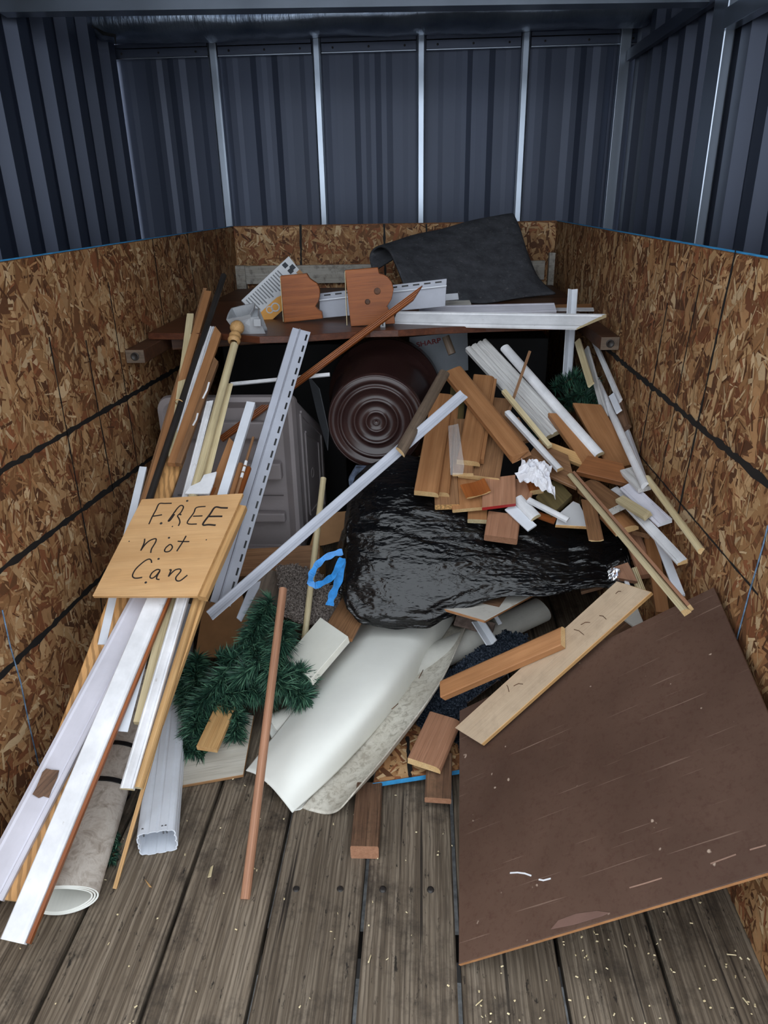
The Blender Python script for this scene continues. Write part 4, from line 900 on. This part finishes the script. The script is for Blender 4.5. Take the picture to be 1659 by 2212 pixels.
# carpet scraps with pile
def carpet(name, label, pts, cols, tuft, cnt, seed, sag=.0):
    e = empty(name, pts[0], label, 'carpet scrap'); rr = random.Random(seed)
    k = NT(name+'_pile', .95, 0, .1); k.col(k.ramp(k.noise(k.coord(), 170, 3, .7), [(.35, cols[0]), (.5, cols[1]), (.66, cols[2])]))
    plate('backing', None, None, pts, .006, plain('carpet_backing', (108, 92, 84), .95, var=.3, scale=60), parent=e, n=(0, 0, 1))
    n = (pts[1]-pts[0]).cross(pts[2]-pts[0]).normalized(); n = n if n.z > 0 else -n
    V = []; F = []; tri = [(pts[0], pts[i], pts[i+1]) for i in range(1, len(pts)-1)]; ar = [((b-a).cross(c-a)).length for a, b, c in tri]
    for _ in range(cnt):
        a, b, c = rr.choices(tri, ar)[0]; u, v = rr.random(), rr.random()
        if u+v > 1: u, v = 1-u, 1-v
        p = a+(b-a)*u+(c-a)*v; h = tuft*rr.uniform(.6, 1.3); d = Vector((rr.gauss(0, 1), rr.gauss(0, 1), rr.gauss(0, 1)))*.45+n; s = d.orthogonal().normalized()*tuft*.32; q = d.cross(s).normalized()*tuft*.32
        t = d.normalized()*h; i = len(V); V += [p+s, p-s*.5+q, p-s*.5-q, p+t+s*.6, p+t*1.05-s*.3+q*.6, p+t-s*.3-q*.6]
        F += [(i, i+1, i+4, i+3), (i+1, i+2, i+5, i+4), (i+2, i, i+3, i+5), (i+3, i+4, i+5)]
    o = mesh_obj('pile', V, F, k.m, e); o['kind'] = 'stuff'
_c0 = P(1000, 1500, z=.065); _cn = Vector((-.1, -.22, 1)).normalized()
CP = [on_plane(px, py, _c0, _cn) for px, py in ((1006, 1520), (1004, 1645), (960, 1630), (900, 1566), (950, 1470), (1010, 1420), (1090, 1366), (1140, 1372), (1128, 1430))]
carpet('dark_carpet', 'dark blue grey shaggy carpet scrap between the vinyl sheet and plywood plank', CP, ((16, 20, 28), (42, 50, 62), (86, 94, 106)), .009, 9000, 5)
carpet('grey_carpet', 'beige grey shaggy carpet scrap behind the garland near blue drawstrings', [P(598, 1226, y=1.98), P(640, 1222, y=2.0), P(690, 1240, y=1.98), P(735, 1290, y=1.9), P(720, 1345, y=1.82), P(660, 1350, y=1.8), P(610, 1330, y=1.82)], ((70, 62, 58), (124, 114, 108), (166, 156, 148)), .010, 5000, 6)
S('carpet_strip', 'short pinkish carpet backing strip under the laminate scrap', 'carpet scrap', P(984, 1336, z=.15), P(1066, 1358, z=.14), 26, .012, plain('carpet_backing', (108, 92, 84), .95), n=(0, -.6, .8))
# strand board scrap with blue edge, blocks in front
ob_ = [P(805, 1692, z=.034), P(1000, 1662, z=.034), P(985, 1585, z=.034), P(900, 1560, z=.034), P(862, 1590, z=.034), P(818, 1640, z=.034)]
e = empty('strand_board_scrap', ob_[0], 'strand board scrap with blue painted edge on the floor in front', 'scrap')
plate('board', None, None, ob_, .012, OSBASE, OSBASE, parent=e, n=(0, 0, 1))
V = []; F = []; C = []; U = []; rr = random.Random(12)
lo_x = min(p.x for p in ob_); hi_x = max(p.x for p in ob_); lo_y = min(p.y for p in ob_); hi_y = max(p.y for p in ob_)
def inside(p):
    s_ = 0
    for i in range(len(ob_)):
        a_, b_ = ob_[i], ob_[(i+1) % len(ob_)]; s_ += 1 if (b_.x-a_.x)*(p.y-a_.y)-(b_.y-a_.y)*(p.x-a_.x) > 0 else -1
    return abs(s_) >= len(ob_)-1
for i in range(700):
    c = Vector((rr.uniform(lo_x, hi_x), rr.uniform(lo_y, hi_y), 0)); L = rr.uniform(.02, .06); W = rr.uniform(.004, .018); a = rr.uniform(0, 3.14)
    out = [Vector((x*L*math.cos(a)-y*W*math.sin(a), x*L*math.sin(a)+y*W*math.cos(a), 0))+c for x, y in ((-.5, -.4), (0, -.5), (.5, -.3), (.55, .2), (.4, .5), (-.1, .5), (-.5, .3))]
    if not all(inside(p) for p in out): continue
    k = len(V); V += [(p.x, p.y, .0342+i*.0000015) for p in out]; F.append(tuple(range(k, k+7))); cc = lin(rr.choice(FC)); C += [cc]*7; U += [(j*.1+i, j*.02) for j in range(7)]
me = bpy.data.meshes.new('wood_strands'); me.from_pydata(V, [], F); me.materials.append(FLAKE)
at = me.attributes.new('Col', 'FLOAT_COLOR', 'CORNER'); at.data.foreach_set('color', [q for c in C for q in c]); uv = me.uv_layers.new(name='UV'); uv.data.foreach_set('uv', [q for c in U for q in c])
o = bpy.data.objects.new('wood_strands', me); o['kind'] = 'stuff'; link(o, e)
ed = (ob_[1]-ob_[0]).normalized(); en = Vector((ed.y, -ed.x, 0))
ribbon('blue_edge', [ob_[0]+en*.0004-Vector((0, 0, .0055)), ob_[1]+en*.0004-Vector((0, 0, .0055))], .0125, en, BLUEP, e, .0012)
mark(e, P(880, 1592, z=.034), P(886, 1680, z=.034), (0, 0, 1), .011, 77, .008)
S('wood_block', 'rough reddish brown lumber block with pale sawn end, front centre on the floor', 'wood piece', P(798, 1690, z=.034), P(787, 1828, z=.038), 58, .036, WALNUT, end=REDOAK, n=(0, 0, 1))
S('wood_block', 'dark brown block lying across the blue edged scrap', 'wood piece', P(950, 1625, z=.056), P(946, 1724, z=.040), 56, .018, WALNUT, end=REDOAK, n=(0, -.1, 1))
S('wood_block', 'tan rounded block lying tilted above the dark brown block', 'wood piece', P(962, 1546, z=.098), P(916, 1648, z=.08), 72, .02, REDOAK, 'bull', end=ENDW, n=(0, -.2, 1))
# white panel piece and brown plank behind the garland
q = [P(642, 1384, z=.20), P(692, 1334, z=.225), P(760, 1378, z=.21), P(650, 1470, z=.16)]
plate('white_offcut', 'thick off white panel offcut beside the curled vinyl sheet', 'panel', [P(616, 1420, z=.185), P(692, 1333, z=.225), P(752, 1374, z=.222), P(672, 1468, z=.18)], .024, plain('off_white_laminate', (222, 220, 208), .45, var=.04), plain('off_white_edge', (226, 224, 212), .5))
S('brown_plank', 'smooth brown laminate plank rising under the trash bag', 'plank', P(728, 1372, z=.205), P(790, 1262, z=.235), 62, .012, OAK, n=(0, -.4, 1), end=CEDAR)
S('striped_strip', 'pale trim strip with brown edge standing in front of the tote', 'moulding', P(698, 1030, y=2.12), P(652, 1420, y=1.72), 13, .014, PALE, 'dome', n=(0, -.9, .3), end=CEDAR)
plate('cardboard_flap', 'torn cardboard flap with black print left of the trash bag', 'cardboard', [P(690, 1110, y=2.2), P(748, 1104, y=2.2), P(746, 1166, y=2.16), P(700, 1178, y=2.16), P(668, 1182, y=2.16)], .004, CARD)
S('support_board', 'wide brown board lying level under the taupe tote', 'board', P(470, 1218, y=2.12), P(690, 1206, y=2.12), 32, .12, OAK, n=(0, -.7, .7), end=PINE, w=.10)
S('support_board', 'pale board standing under the tote behind the garland', 'board', P(560, 1330, y=1.9), P(590, 1232, y=2.0), 62, .012, WEATH, n=(.1, -.8, .5))
plate('white_offcut', 'grey white vinyl offcut left of the garland top', 'panel', [P(510, 1335, y=1.72), P(540, 1262, y=1.8), P(568, 1250, y=1.8), P(560, 1270, y=1.8), P(520, 1345, y=1.72)], .004, VGREY)
plate('cardboard_flap', 'brown carton side behind the garland, beside the sign bundle', 'cardboard', [P(420, 1420, y=1.8), P(440, 1300, y=1.95), P(520, 1280, y=1.95), P(560, 1420, y=1.78)], .01, CARD)
bagr = [P(760, 1150, y=2.2), P(758, 1072, y=2.2), P(752, 1040, y=2.18), P(768, 1010, y=2.2), P(800, 1012, y=2.2), P(822, 1030, y=2.19), P(812, 1062, y=2.2), P(810, 1150, y=2.2)]
plate('blue_rag', 'crumpled blue grey rag under the flowerpot', 'rag', bagr, .03, DENIM)
# artificial pine garlands
def needle_mat(name, c):
    k = NT(name, .5, 0, .35); oi = k.n('ShaderNodeAttribute', attribute_name='Col'); k.l(oi.outputs['Color'], k.b.inputs['Base Color']); return k.m
NEED = needle_mat('pine_needle_green', 0)
def garland(name, label, paths, ln, per, seed, cols):
    rr = random.Random(seed); e = empty(name, paths[0][0][0], label, 'garland'); V = []; F = []; C = []
    for path, ln_ in paths:
        st = []
        for i in range(len(path)-1):
            for t in range(8): st.append(path[i].lerp(path[i+1], t/8)+Vector((rr.gauss(0, .002), rr.gauss(0, .002), rr.gauss(0, .002))))
        st.append(path[-1]); tube('stem', st, .0022, DARKW, e, 5)
        Ltot = sum((path[i+1]-path[i]).length for i in range(len(path)-1)); cnt = int(per*Ltot)
        for i in range(cnt):
            f = rr.random()*(len(st)-1.001); k = int(f); p = st[k].lerp(st[k+1], f-k); d = (st[min(k+1, len(st)-1)]-st[max(k-1, 0)]).normalized()
            r_ = Vector((rr.gauss(0, 1), rr.gauss(0, 1), rr.gauss(0, 1))); r_ = (r_-d*r_.dot(d)).normalized()
            v = (r_+d*rr.uniform(.15, .9)).normalized(); l = ln_*rr.uniform(.65, 1.1); s = v.cross(Vector((rr.random(), rr.random(), rr.random()))).normalized()*.0013; s2 = v.cross(s).normalized()*.0013
            mid = p+v*l*.5+Vector((0, 0, rr.uniform(-.002, .003))); tip = p+v*l-Vector((0, 0, l*.08)); b_ = len(V)
            V += [p+s, p-s+s2, p-s-s2, mid+s, mid-s+s2, mid-s-s2, tip]
            F += [(b_, b_+1, b_+4, b_+3), (b_+1, b_+2, b_+5, b_+4), (b_+2, b_, b_+3, b_+5), (b_+3, b_+4, b_+6), (b_+4, b_+5, b_+6), (b_+5, b_+3, b_+6)]
            c = lin(rr.choice(cols)); C += [c]*21
    me = bpy.data.meshes.new('needles'); me.from_pydata([tuple(v) for v in V], [], F); me.materials.append(NEED)
    at = me.attributes.new('Col', 'FLOAT_COLOR', 'CORNER'); at.data.foreach_set('color', [q for c in C for q in c])
    o = bpy.data.objects.new('needles', me); o['kind'] = 'stuff'; link(o, e)
GC = [(34, 64, 52), (48, 84, 68), (66, 106, 84), (26, 50, 42), (92, 132, 106), (42, 74, 62)]
def gp(*q): return [P(px, py, z=z) for px, py, z in q]
garland('pine_garland', 'artificial green pine garland heaped at front left of the vinyl sheet', [
  (gp((585, 1296, .30), (560, 1340, .27), (540, 1385, .24), (560, 1430, .21), (520, 1465, .17)), .055), (gp((612, 1340, .27), (610, 1390, .24), (585, 1440, .20), (600, 1490, .15)), .055),
  (gp((425, 1420, .15), (420, 1470, .13), (440, 1520, .11), (500, 1530, .10)), .055), (gp((500, 1440, .18), (470, 1480, .15), (430, 1530, .11), (420, 1580, .08)), .055),
  (gp((560, 1440, .18), (600, 1470, .17), (640, 1495, .14), (655, 1505, .13)), .058), (gp((620, 1455, .18), (650, 1450, .18), (672, 1470, .16)), .04), (gp((452, 1590, .06), (405, 1600, .045), (400, 1622, .035), (440, 1630, .03)), .042), (gp((500, 1500, .12), (515, 1560, .08), (505, 1590, .06)), .04),
  (gp((470, 1430, .17), (520, 1420, .2), (560, 1400, .22)), .055), (gp((480, 1500, .13), (540, 1490, .14), (590, 1500, .13)), .055), (gp((400, 1450, .12), (405, 1510, .10), (430, 1560, .08)), .05)], .04, 6800, 21, GC)
garland('pine_sprig', 'small green pine sprig on the floor behind the linoleum roll', [(gp((250, 1795, .02), (246, 1830, .015), (242, 1860, .015)), .018)], .02, 2600, 22, GC)
garland('pine_garland', 'dark pine garland under the right end of the shelf', [([P(1195, 840, y=2.55), P(1240, 815, y=2.5), P(1285, 830, y=2.45)], .05), ([P(1210, 880, y=2.5), P(1250, 850, y=2.45), P(1290, 870, y=2.4)], .05), ([P(1140, 940, y=2.5), P(1180, 900, y=2.5)], .045)], .05, 3200, 23, GC[:4])
# ================================================================== HEAP OF OFFCUTS ON THE BAG
def HS(name, label, cat, a, b, wpx, o=.0, t=.016, mat=CEDAR, prof='flat', oa=None, **k):
    return S(name, label, cat, PO(*a, o=o if oa is None else oa), PO(*b, o=o), wpx, t, mat, prof, **k)
W = 'wood piece'
HS('cedar_offcut', 'wide tan casing offcut at the left end of the heap, pale moulded end', W, (957, 850), (921, 1062), 50, o=.055, t=.02, prof='bull', end=ENDW)
HS('cedar_offcut', 'second casing offcut tucked under the wide left one', W, (972, 870), (948, 1063), 44, o=.034, t=.02, prof='bull', end=ENDW)
HS('chipboard_offcut', 'chipboard core block with rough end below the left casing offcuts', W, (960, 990), (966, 1090), 52, o=.014, t=.022, mat=OAK, end=MDF)
HS('treated_board', 'old greenish board standing between the casing offcuts', W, (990, 830), (978, 1010), 34, o=.028, t=.016, mat=GREENW)
HS('cedar_offcut', 'tan casing offcut in the middle of the heap, left of the diagonal board', W, (1046, 810), (1012, 995), 48, o=.075, t=.02, prof='bull', end=ENDW)
HS('brown_lath', 'thin brown lath right of the middle casing offcut', 'lath', (1069, 818), (1041, 992), 9, o=.066, t=.02, mat=CEDAR)
HS('brown_board', 'wide brown board with pale sawn end beneath the middle casing offcut', 'board', (1066, 858), (1034, 1028), 86, o=.036, t=.018, mat=OAK, end=ENDW)
HS('small_offcut', 'small pale ended offcut below the middle casing offcut', W, (1002, 905), (1000, 1022), 44, o=.052, t=.014, mat=OAK, end=ENDW)
k = NT('clear_film', .12, 0, .5); k.col((225, 228, 230)); k.set(k.b, 'Alpha', .16); CLEAR = k.m
plate('plastic_film', 'clear plastic film hanging between the casing offcuts', 'plastic film', [PO(968, 920, o=.098), PO(990, 915, o=.098), PO(1003, 1006, o=.098), PO(1000, 1024, o=.098), PO(973, 1026, o=.098)], .0008, CLEAR)
HS('tan_board', 'long tan board lying diagonally across the top of the heap, splintered end', 'board', (978, 796), (1124, 976), 42, o=.105, t=.022, prof='bull', jag=.012, oa=.115)
HS('small_offcut', 'brown offcut with pale edge low in the heap beside the red edged tile', W, (1000, 1030), (1012, 1098), 68, o=.012, t=.014, mat=CEDAR, end=ENDW)
HS('curved_moulding', 'short curved orange moulding offcut in front of the wide board', W, (1020, 1040), (1034, 1068), 54, o=.045, t=.016, mat=CORBEL, prof='crown', end=ENDW)
HS('red_tile', 'square pinkish wood plate with red painted front edge', W, (1078, 1030), (1078, 1092), 72, o=.03, t=.012, mat=REDOAK, end=RED, cut=(-.2, -.2))
HS('wood_plate', 'tilted pinkish wood plate right of the red edged one', W, (1135, 1038), (1122, 1086), 44, o=.018, t=.012, mat=REDOAK, cut=(0, .8))
HS('square_block', 'pinkish brown square block lowest on the bag front', W, (1090, 1108), (1082, 1160), 72, o=-.012, t=.026, mat=REDOAK, end=REDOAK, n=(.05, -.1, 1))
HS('small_block', 'small brown block left of the square block', W, (1032, 1090), (1031, 1122), 42, o=-.02, t=.018, mat=CEDAR, end=PALE)
HS('treated_block', 'dark green treated lumber block under the tissue', W, (1180, 1052), (1214, 1090), 62, o=.012, t=.026, mat=GREENW, end=GREENW, cut=(-.3, -.3))
HS('white_strip', 'flat white strip poking out beside the square block', 'moulding', (1100, 1094), (1150, 1140), 22, o=.004, t=.006, mat=VWHITE)
HS('white_strip', 'white half round moulding end below the tissue', 'moulding', (1118, 1072), (1158, 1114), 24, o=.022, t=.016, mat=WHITE, prof='dome', end=PALE)
HS('white_strip', 'thin white quarter round lying over the laminate wedge', 'moulding', (1142, 1076), (1228, 1120), 13, o=.036, t=.01, mat=WHITE, prof='quarter')
plate('laminate_wedge', 'grey laminate wedge with curved edge and plywood core on the bag', 'scrap', [PO(1200, 1134, o=-.004), PO(1206, 1110, o=-.004), PO(1238, 1082, o=-.004), PO(1252, 1088, o=-.004), PO(1264, 1112, o=-.004), PO(1272, 1138, o=-.004)], .012, plain('grey_white_laminate', (206, 206, 208), .4, var=.03), PINE)
HS('red_strip', 'short reddish strip beneath the laminate wedge', W, (1150, 1106), (1200, 1124), 12, o=-.01, t=.01, mat=CORBEL)
HS('oak_board', 'oak board offcut with slanted pale edge near the tissue', 'board', (1145, 978), (1236, 1018), 58, o=.06, t=.012, mat=OAK, end=REDOAK, cut=(0, -.8))
HS('pale_trim', 'pale trim with mitred end behind the slanted oak board', 'moulding', (1160, 955), (1262, 994), 22, o=.052, t=.016, mat=PINE, end=ENDW)
HS('wood_stub', 'upright orange stub behind the tissue', W, (1140, 980), (1150, 1020), 30, o=.05, t=.02, mat=CEDAR, end=ENDW)
HS('wood_stub', 'orange sawn stub showing under the tissue', W, (1150, 1030), (1160, 1058), 30, o=.03, t=.02, mat=CORBEL, end=ENDW)
HS('wood_stub', 'brown board stub right of the tan diagonal board', W, (1105, 905), (1132, 952), 32, o=.06, t=.014, mat=OAK)
# tissue
def tissue():
    V = []; F = []; n = 36; q = [PO(1116, 1026, o=.075), PO(1160, 996, o=.10), PO(1198, 1066, o=.06), PO(1180, 1010, o=.09)]
    c = PO(1158, 1028, o=.085); X = Vector((1, 0, 0)); Y = Vector((0, .6, .5)).normalized(); N_ = X.cross(Y)
    for j in range(n+1):
        for i in range(n+1):
            u, v = i/n-.5, j/n-.5; r_ = math.hypot(u, v)*2; k_ = 1-.38*noise.noise((math.atan2(v, u)*1.1, 2.2, 1.7))-.18*math.sin(3*math.atan2(v, u)+1.3)
            p = c+X*u*.088*k_+Y*v*.085*k_-Y*u*.03
            h = .030*(1-min(1, r_)**1.5)+.022*noise.noise((u*7, v*7, 1))+.010*(abs(noise.noise((u*10, v*10, 5))))+.002*noise.noise((u*30, v*30, 9))
            V.append(p-N_*0+Vector((0, -.4, .9))*h)
    for j in range(n):
        for i in range(n): a = j*(n+1)+i; F.append((a, a+1, a+n+2, a+n+1))
    o = mesh_obj('tissue', V, F, TISSUE); s = o.modifiers.new('t', 'SOLIDIFY'); s.thickness = .0008
    tag(o, 'crumpled white tissue lying on top of the offcut heap', 'tissue')
tissue()
# mouldings fanning out to the right of the heap
HS('white_casing', 'wide weathered white fluted casing rising to the shelf', 'moulding', (1028, 740), (1205, 930), 50, o=.035, t=.02, mat=WORN, prof='fluted', end=PALE)
HS('white_moulding', 'long white moulding lying over the right part of the heap', 'moulding', (1090, 745), (1296, 978), 20, o=.075, t=.016, mat=WHITE, prof='dome', end=PALE)
HS('quarter_round', 'white quarter round strip with pale end pointing at the oak board', 'moulding', (1097, 886), (1211, 1010), 15, o=.10, t=.014, mat=WHITE, prof='quarter', end=ENDW)
HS('tan_lath', 'narrow tan lath above the white quarter round strip', 'lath', (1088, 842), (1188, 962), 10, o=.09, t=.012, mat=PALE)
S('thin_stick', 'thin dark stick standing up behind the heap', 'stick', P(1145, 758, y=2.36), P(1094, 905, y=2.22), 6, .006, OAK, n=(0, -1, .3))
HS('brown_board', 'dark orange board with angled tip left of the white long moulding', 'board', (1204, 893), (1288, 1010), 33, o=.06, t=.022, mat=CEDAR, cut=(.6, 0))
HS('brown_board', 'broad tan board rising right of the white long moulding', 'board', (1268, 872), (1345, 1008), 54, o=.05, t=.016, mat=CEDAR, cut=(.5, 0))
HS('brown_board', 'narrow oak board behind the broad tan board', 'board', (1306, 905), (1360, 1012), 26, o=.03, t=.016, mat=OAK, cut=(.4, 0))
HS('knotty_board', 'thick orange knotty board lying crosswise with broken end', 'board', (1258, 1000), (1352, 1022), 40, o=.095, t=.022, mat=wood((150, 98, 58), (116, 72, 42), 'knotty_brown_wood', streak=.25), end=CEDAR, jag=.01, cut=(.3, -.3))
RP = lambda px, py, z: P(px, py, z=z)
bo = S('stickered_board', 'oak board with white barcode sticker on its end', 'board', PO(1266, 1040, o=.055), RP(1336, 1090, .565), 42, .024, OAK, 'bull', end=STICK)
S('striped_strip', 'long pale strip with brown back reaching over the brown panel', 'moulding', PO(1230, 1022, o=.07), RP(1478, 1316, .575), 15, .016, PALE, 'quarter', end=ENDW, n=(-.5, -.5, .7))
_ss = bpy.data.objects[[o.name for o in COL.objects if o.get('label', '').startswith('long pale strip with brown back')][0]]
_w = max(v.co.y for v in _ss.data.vertices); _l = max(v.co.x for v in _ss.data.vertices)*2
_sg = 1 if proj(_ss.matrix_basis @ Vector((0, _w, 0))).x > proj(_ss.matrix_basis @ Vector((0, -_w, 0))).x else -1
extrude('brown_back', 'flat', _w*.9, .016, _l*.99, [REDOAK, ENDW], _ss, (0, 0), _ss.matrix_basis @ Matrix.Translation((0, _sg*_w*1.4, -.001)))
S('moulded_offcut', 'grooved brown moulding offcut hanging over the bag, pale end', W, RP(1270, 1078, .545), RP(1288, 1166, .50), 31, .012, OAK, 'crown', end=ENDW)
S('rounded_offcut', 'tan rounded board end under the barcode board', W, RP(1318, 1100, .53), RP(1354, 1138, .52), 46, .02, CEDAR, 'dome', end=ENDW)
S('pale_trim', 'splintered pale trim lying right of the barcode board', 'moulding', RP(1338, 1074, .585), RP(1396, 1110, .58), 18, .012, PALE, jag=.01)
S('white_board', 'broad white board end pointing down at right', 'board', RP(1352, 1045, .595), RP(1436, 1124, .575), 27, .014, LILAC, 'casing', end=VWHITE)
S('white_board', 'weathered white board stub behind the broad white one', 'board', RP(1352, 1012, .62), RP(1392, 1052, .61), 24, .014, WORN)
S('white_moulding', 'long white moulding with raw end next to the right wall', 'moulding', RP(1325, 1052, .565), RP(1474, 1210, .545), 18, .012, WHITE, 'casing', end=ENDW)
S('white_strip', 'white flat strip hanging down behind the brown panel corner', 'moulding', RP(1418, 1150, .53), RP(1470, 1285, .47), 19, .006, VWHITE)
S('brass_strip', 'long olive strip with pale end lying along the right wall', 'moulding', P(1392, 1030, x=.59), P(1508, 1188, x=.60), 13, .012, PALE, 'dome', n=(-1, -.5, .4), end=ENDW)
S('reddish_board', 'ribbed reddish board leaning down behind the panel top', 'board', RP(1402, 1128, .50), RP(1432, 1322, .38), 28, .016, CEDAR)
S('oak_offcut', 'dark brown board stub between white strips at right', W, RP(1372, 1085, .51), RP(1385, 1150, .49), 34, .014, OAK, cut=(0, .5))
S('brown_board', 'brown board slanting under the striped strip', 'board', RP(1360, 1140, .47), RP(1400, 1240, .42), 34, .016, REDOAK)
# strips standing along the right wall
S('white_channel', 'white vinyl corner channel standing upright at the right end of the shelf', 'vinyl trim', P(1238, 624, y=2.68), P(1225, 818, y=2.60), 21, .016, VWHITE, 'vee', n=(0, -1, .3))
S('white_lath', 'thin white lath leaning against the right wall below the ledger', 'lath', P(1277, 727, x=.60), P(1337, 866, x=.60), 9, .008, WHITE, n=(-1, -.6, .2))
S('white_lath', 'thin white lath left of the leaning one below the ledger', 'lath', P(1265, 752, x=.56), P(1306, 902, x=.56), 10, .008, WORN, n=(-1, -.6, .2))
S('pale_lath', 'pale wide lath behind the dark garland', 'lath', P(1246, 735, x=.53), P(1275, 830, x=.53), 14, .008, PALE, n=(-.6, -1, .2))
S('white_moulding', 'long white strip running down along the right wall', 'moulding', P(1284, 818, x=.575), P(1388, 1046, x=.575), 15, .012, WHITE, 'dome', n=(-.8, -.8, .4))
S('white_channel', 'small white channel next to the right wall', 'vinyl trim', P(1346, 918, x=.605), P(1390, 1042, x=.605), 12, .012, VWHITE, 'chan', n=(-.8, -.8, .4))
S('brown_block', 'small dark brown block against the right wall', W, P(1334, 868, x=.60), P(1350, 922, x=.60), 18, .016, WALNUT, n=(-.8, -.8, .4))
S('white_chip', 'small white board corner near the right wall', W, P(1320, 852, x=.585), P(1336, 888, x=.585), 14, .006, VWHITE, n=(-.5, -1, .3))
# little pieces above the pale plank
S('small_block', 'pinkish wedge block at the right end of the bag', W, P(1340, 1220, y=1.66), P(1356, 1252, y=1.63), 36, .02, REDOAK, cut=(0, .6))
S('pale_stick', 'short pale moulding end hanging over the plywood plank', 'moulding', P(1368, 1226, y=1.66), P(1390, 1282, y=1.62), 16, .014, PALE, 'fluted', end=ENDW)
S('white_sliver', 'thin white sliver beside the pale moulding end', 'moulding', P(1352, 1250, y=1.64), P(1362, 1278, y=1.63), 8, .006, WHITE)
fc = P(1326, 1240, y=1.64); rr = random.Random(4); V = []; F = []
for j in range(7):
    for i in range(7): V.append(fc+Vector(((i-3)*.0045+rr.gauss(0, .001), rr.gauss(0, .004), (j-3)*.0055+rr.gauss(0, .001))))
for j in range(6):
    for i in range(6): a = j*7+i; F.append((a, a+1, a+8, a+7))
o = mesh_obj('foil_scrap', V, F, plain('crinkled_foil', (225, 228, 235), .2, .9)); s = o.modifiers.new('t', 'SOLIDIFY'); s.thickness = .0006; tag(o, 'crinkled silver foil scrap at the right end of the bag', 'foil')
plate('white_offcut', 'white board corner showing in the dark gap above the brown panel', 'panel', [P(1338, 1330, y=1.72), P(1376, 1308, y=1.75), P(1392, 1352, y=1.70), P(1384, 1362, y=1.68)], .008, LAM)
plate('brown_plywood', 'dark brown board in the gap under the plywood plank', 'panel', [P(1268, 1400, y=1.72), P(1330, 1345, y=1.8), P(1390, 1330, y=1.8), P(1400, 1400, y=1.7)], .01, WALNUT)
plate('brown_plywood', 'dark reddish board hidden under the bag above the plank', 'panel', [P(1250, 1250, y=1.86), P(1320, 1232, y=1.86), P(1300, 1262, y=1.8), P(1256, 1285, y=1.8)], .01, WALNUT)
# grey plastic sheet edge left of the pot, unseen dark blocks added to keep the space under the shelf black
plate('plastic_sheet', 'dark grey plastic sheet edge between the tote and flowerpot', 'panel', [P(665, 810, y=2.5), P(690, 840, y=2.45), P(712, 930, y=2.4), P(700, 975, y=2.38), P(690, 900, y=2.45)], .004, plain('dark_grey_plastic', (62, 64, 68), .5))
S('grey_stick', 'thin grey green stick beside the flowerpot bottom', 'stick', P(908, 985, y=2.15), P(885, 1030, y=2.1), 6, .005, GREENW)
for x0, x1, y0, h, lab in ((.06, .50, 2.98, .80, 'dark block added deep under the shelf to keep the space behind the fluted casing black'), (-.84, -.34, 3.0, .78, 'dark block added deep under the shelf to keep the space behind the taupe tote black')):
    o = box('shade_block', (x0, y0, .002), (x1, y0+.55, h), plain('shade_block_black', (34, 34, 36), .8), None, .004); tag(o, lab, 'box')
# sawdust and splinters on the floor
def debris():
    V = []; F = []; rr = random.Random(9)
    for i in range(230):
        x = rr.uniform(-.8, .62); y = rr.uniform(.78, 1.5) if i < 260 else rr.uniform(.78, 1.1)
        if i % 3 == 0: x = rr.uniform(.1, .6); y = rr.uniform(.78, 1.0)
        L = rr.uniform(.001, .0032) if rr.random() < .95 else rr.uniform(.006, .011); W_ = rr.uniform(.0007, .0022); a = rr.uniform(0, 6.3); ca, sa = math.cos(a), math.sin(a); b = len(V); z = .0035
        for (u, v, h) in ((-L, -W_, 0), (L, -W_*.4, 0), (L, W_, 0), (-L, W_, 0), (-L*.7, 0, .0015), (L*.8, 0, .002)): V.append((x+u*ca-v*sa, y+u*sa+v*ca, z+h))
        F += [(b, b+1, b+5, b+4), (b+3, b+4, b+5, b+2), (b+1, b+2, b+5), (b, b+4, b+3), (b, b+3, b+2, b+1)]
    o = mesh_obj('sawdust', V, F, PALE); o['kind'] = 'stuff'; o['label'] = 'pale sawdust and splinters scattered on the deck boards'; o['category'] = 'sawdust'
debris()
for pts, lab in (([(448, 1895), (455, 1872), (461, 1868), (456, 1893)], 'pale pointed wood splinter on the deck left of the brown rod'), ([(312, 1898), (320, 1906), (328, 1916), (322, 1915)], 'small orange wood shaving beside the downspout end')):
    plate('splinter_chip', lab, 'splinter', [P(*q, z=.0035) for q in pts], .0025, PALE if pts[0][0] > 400 else PINE)
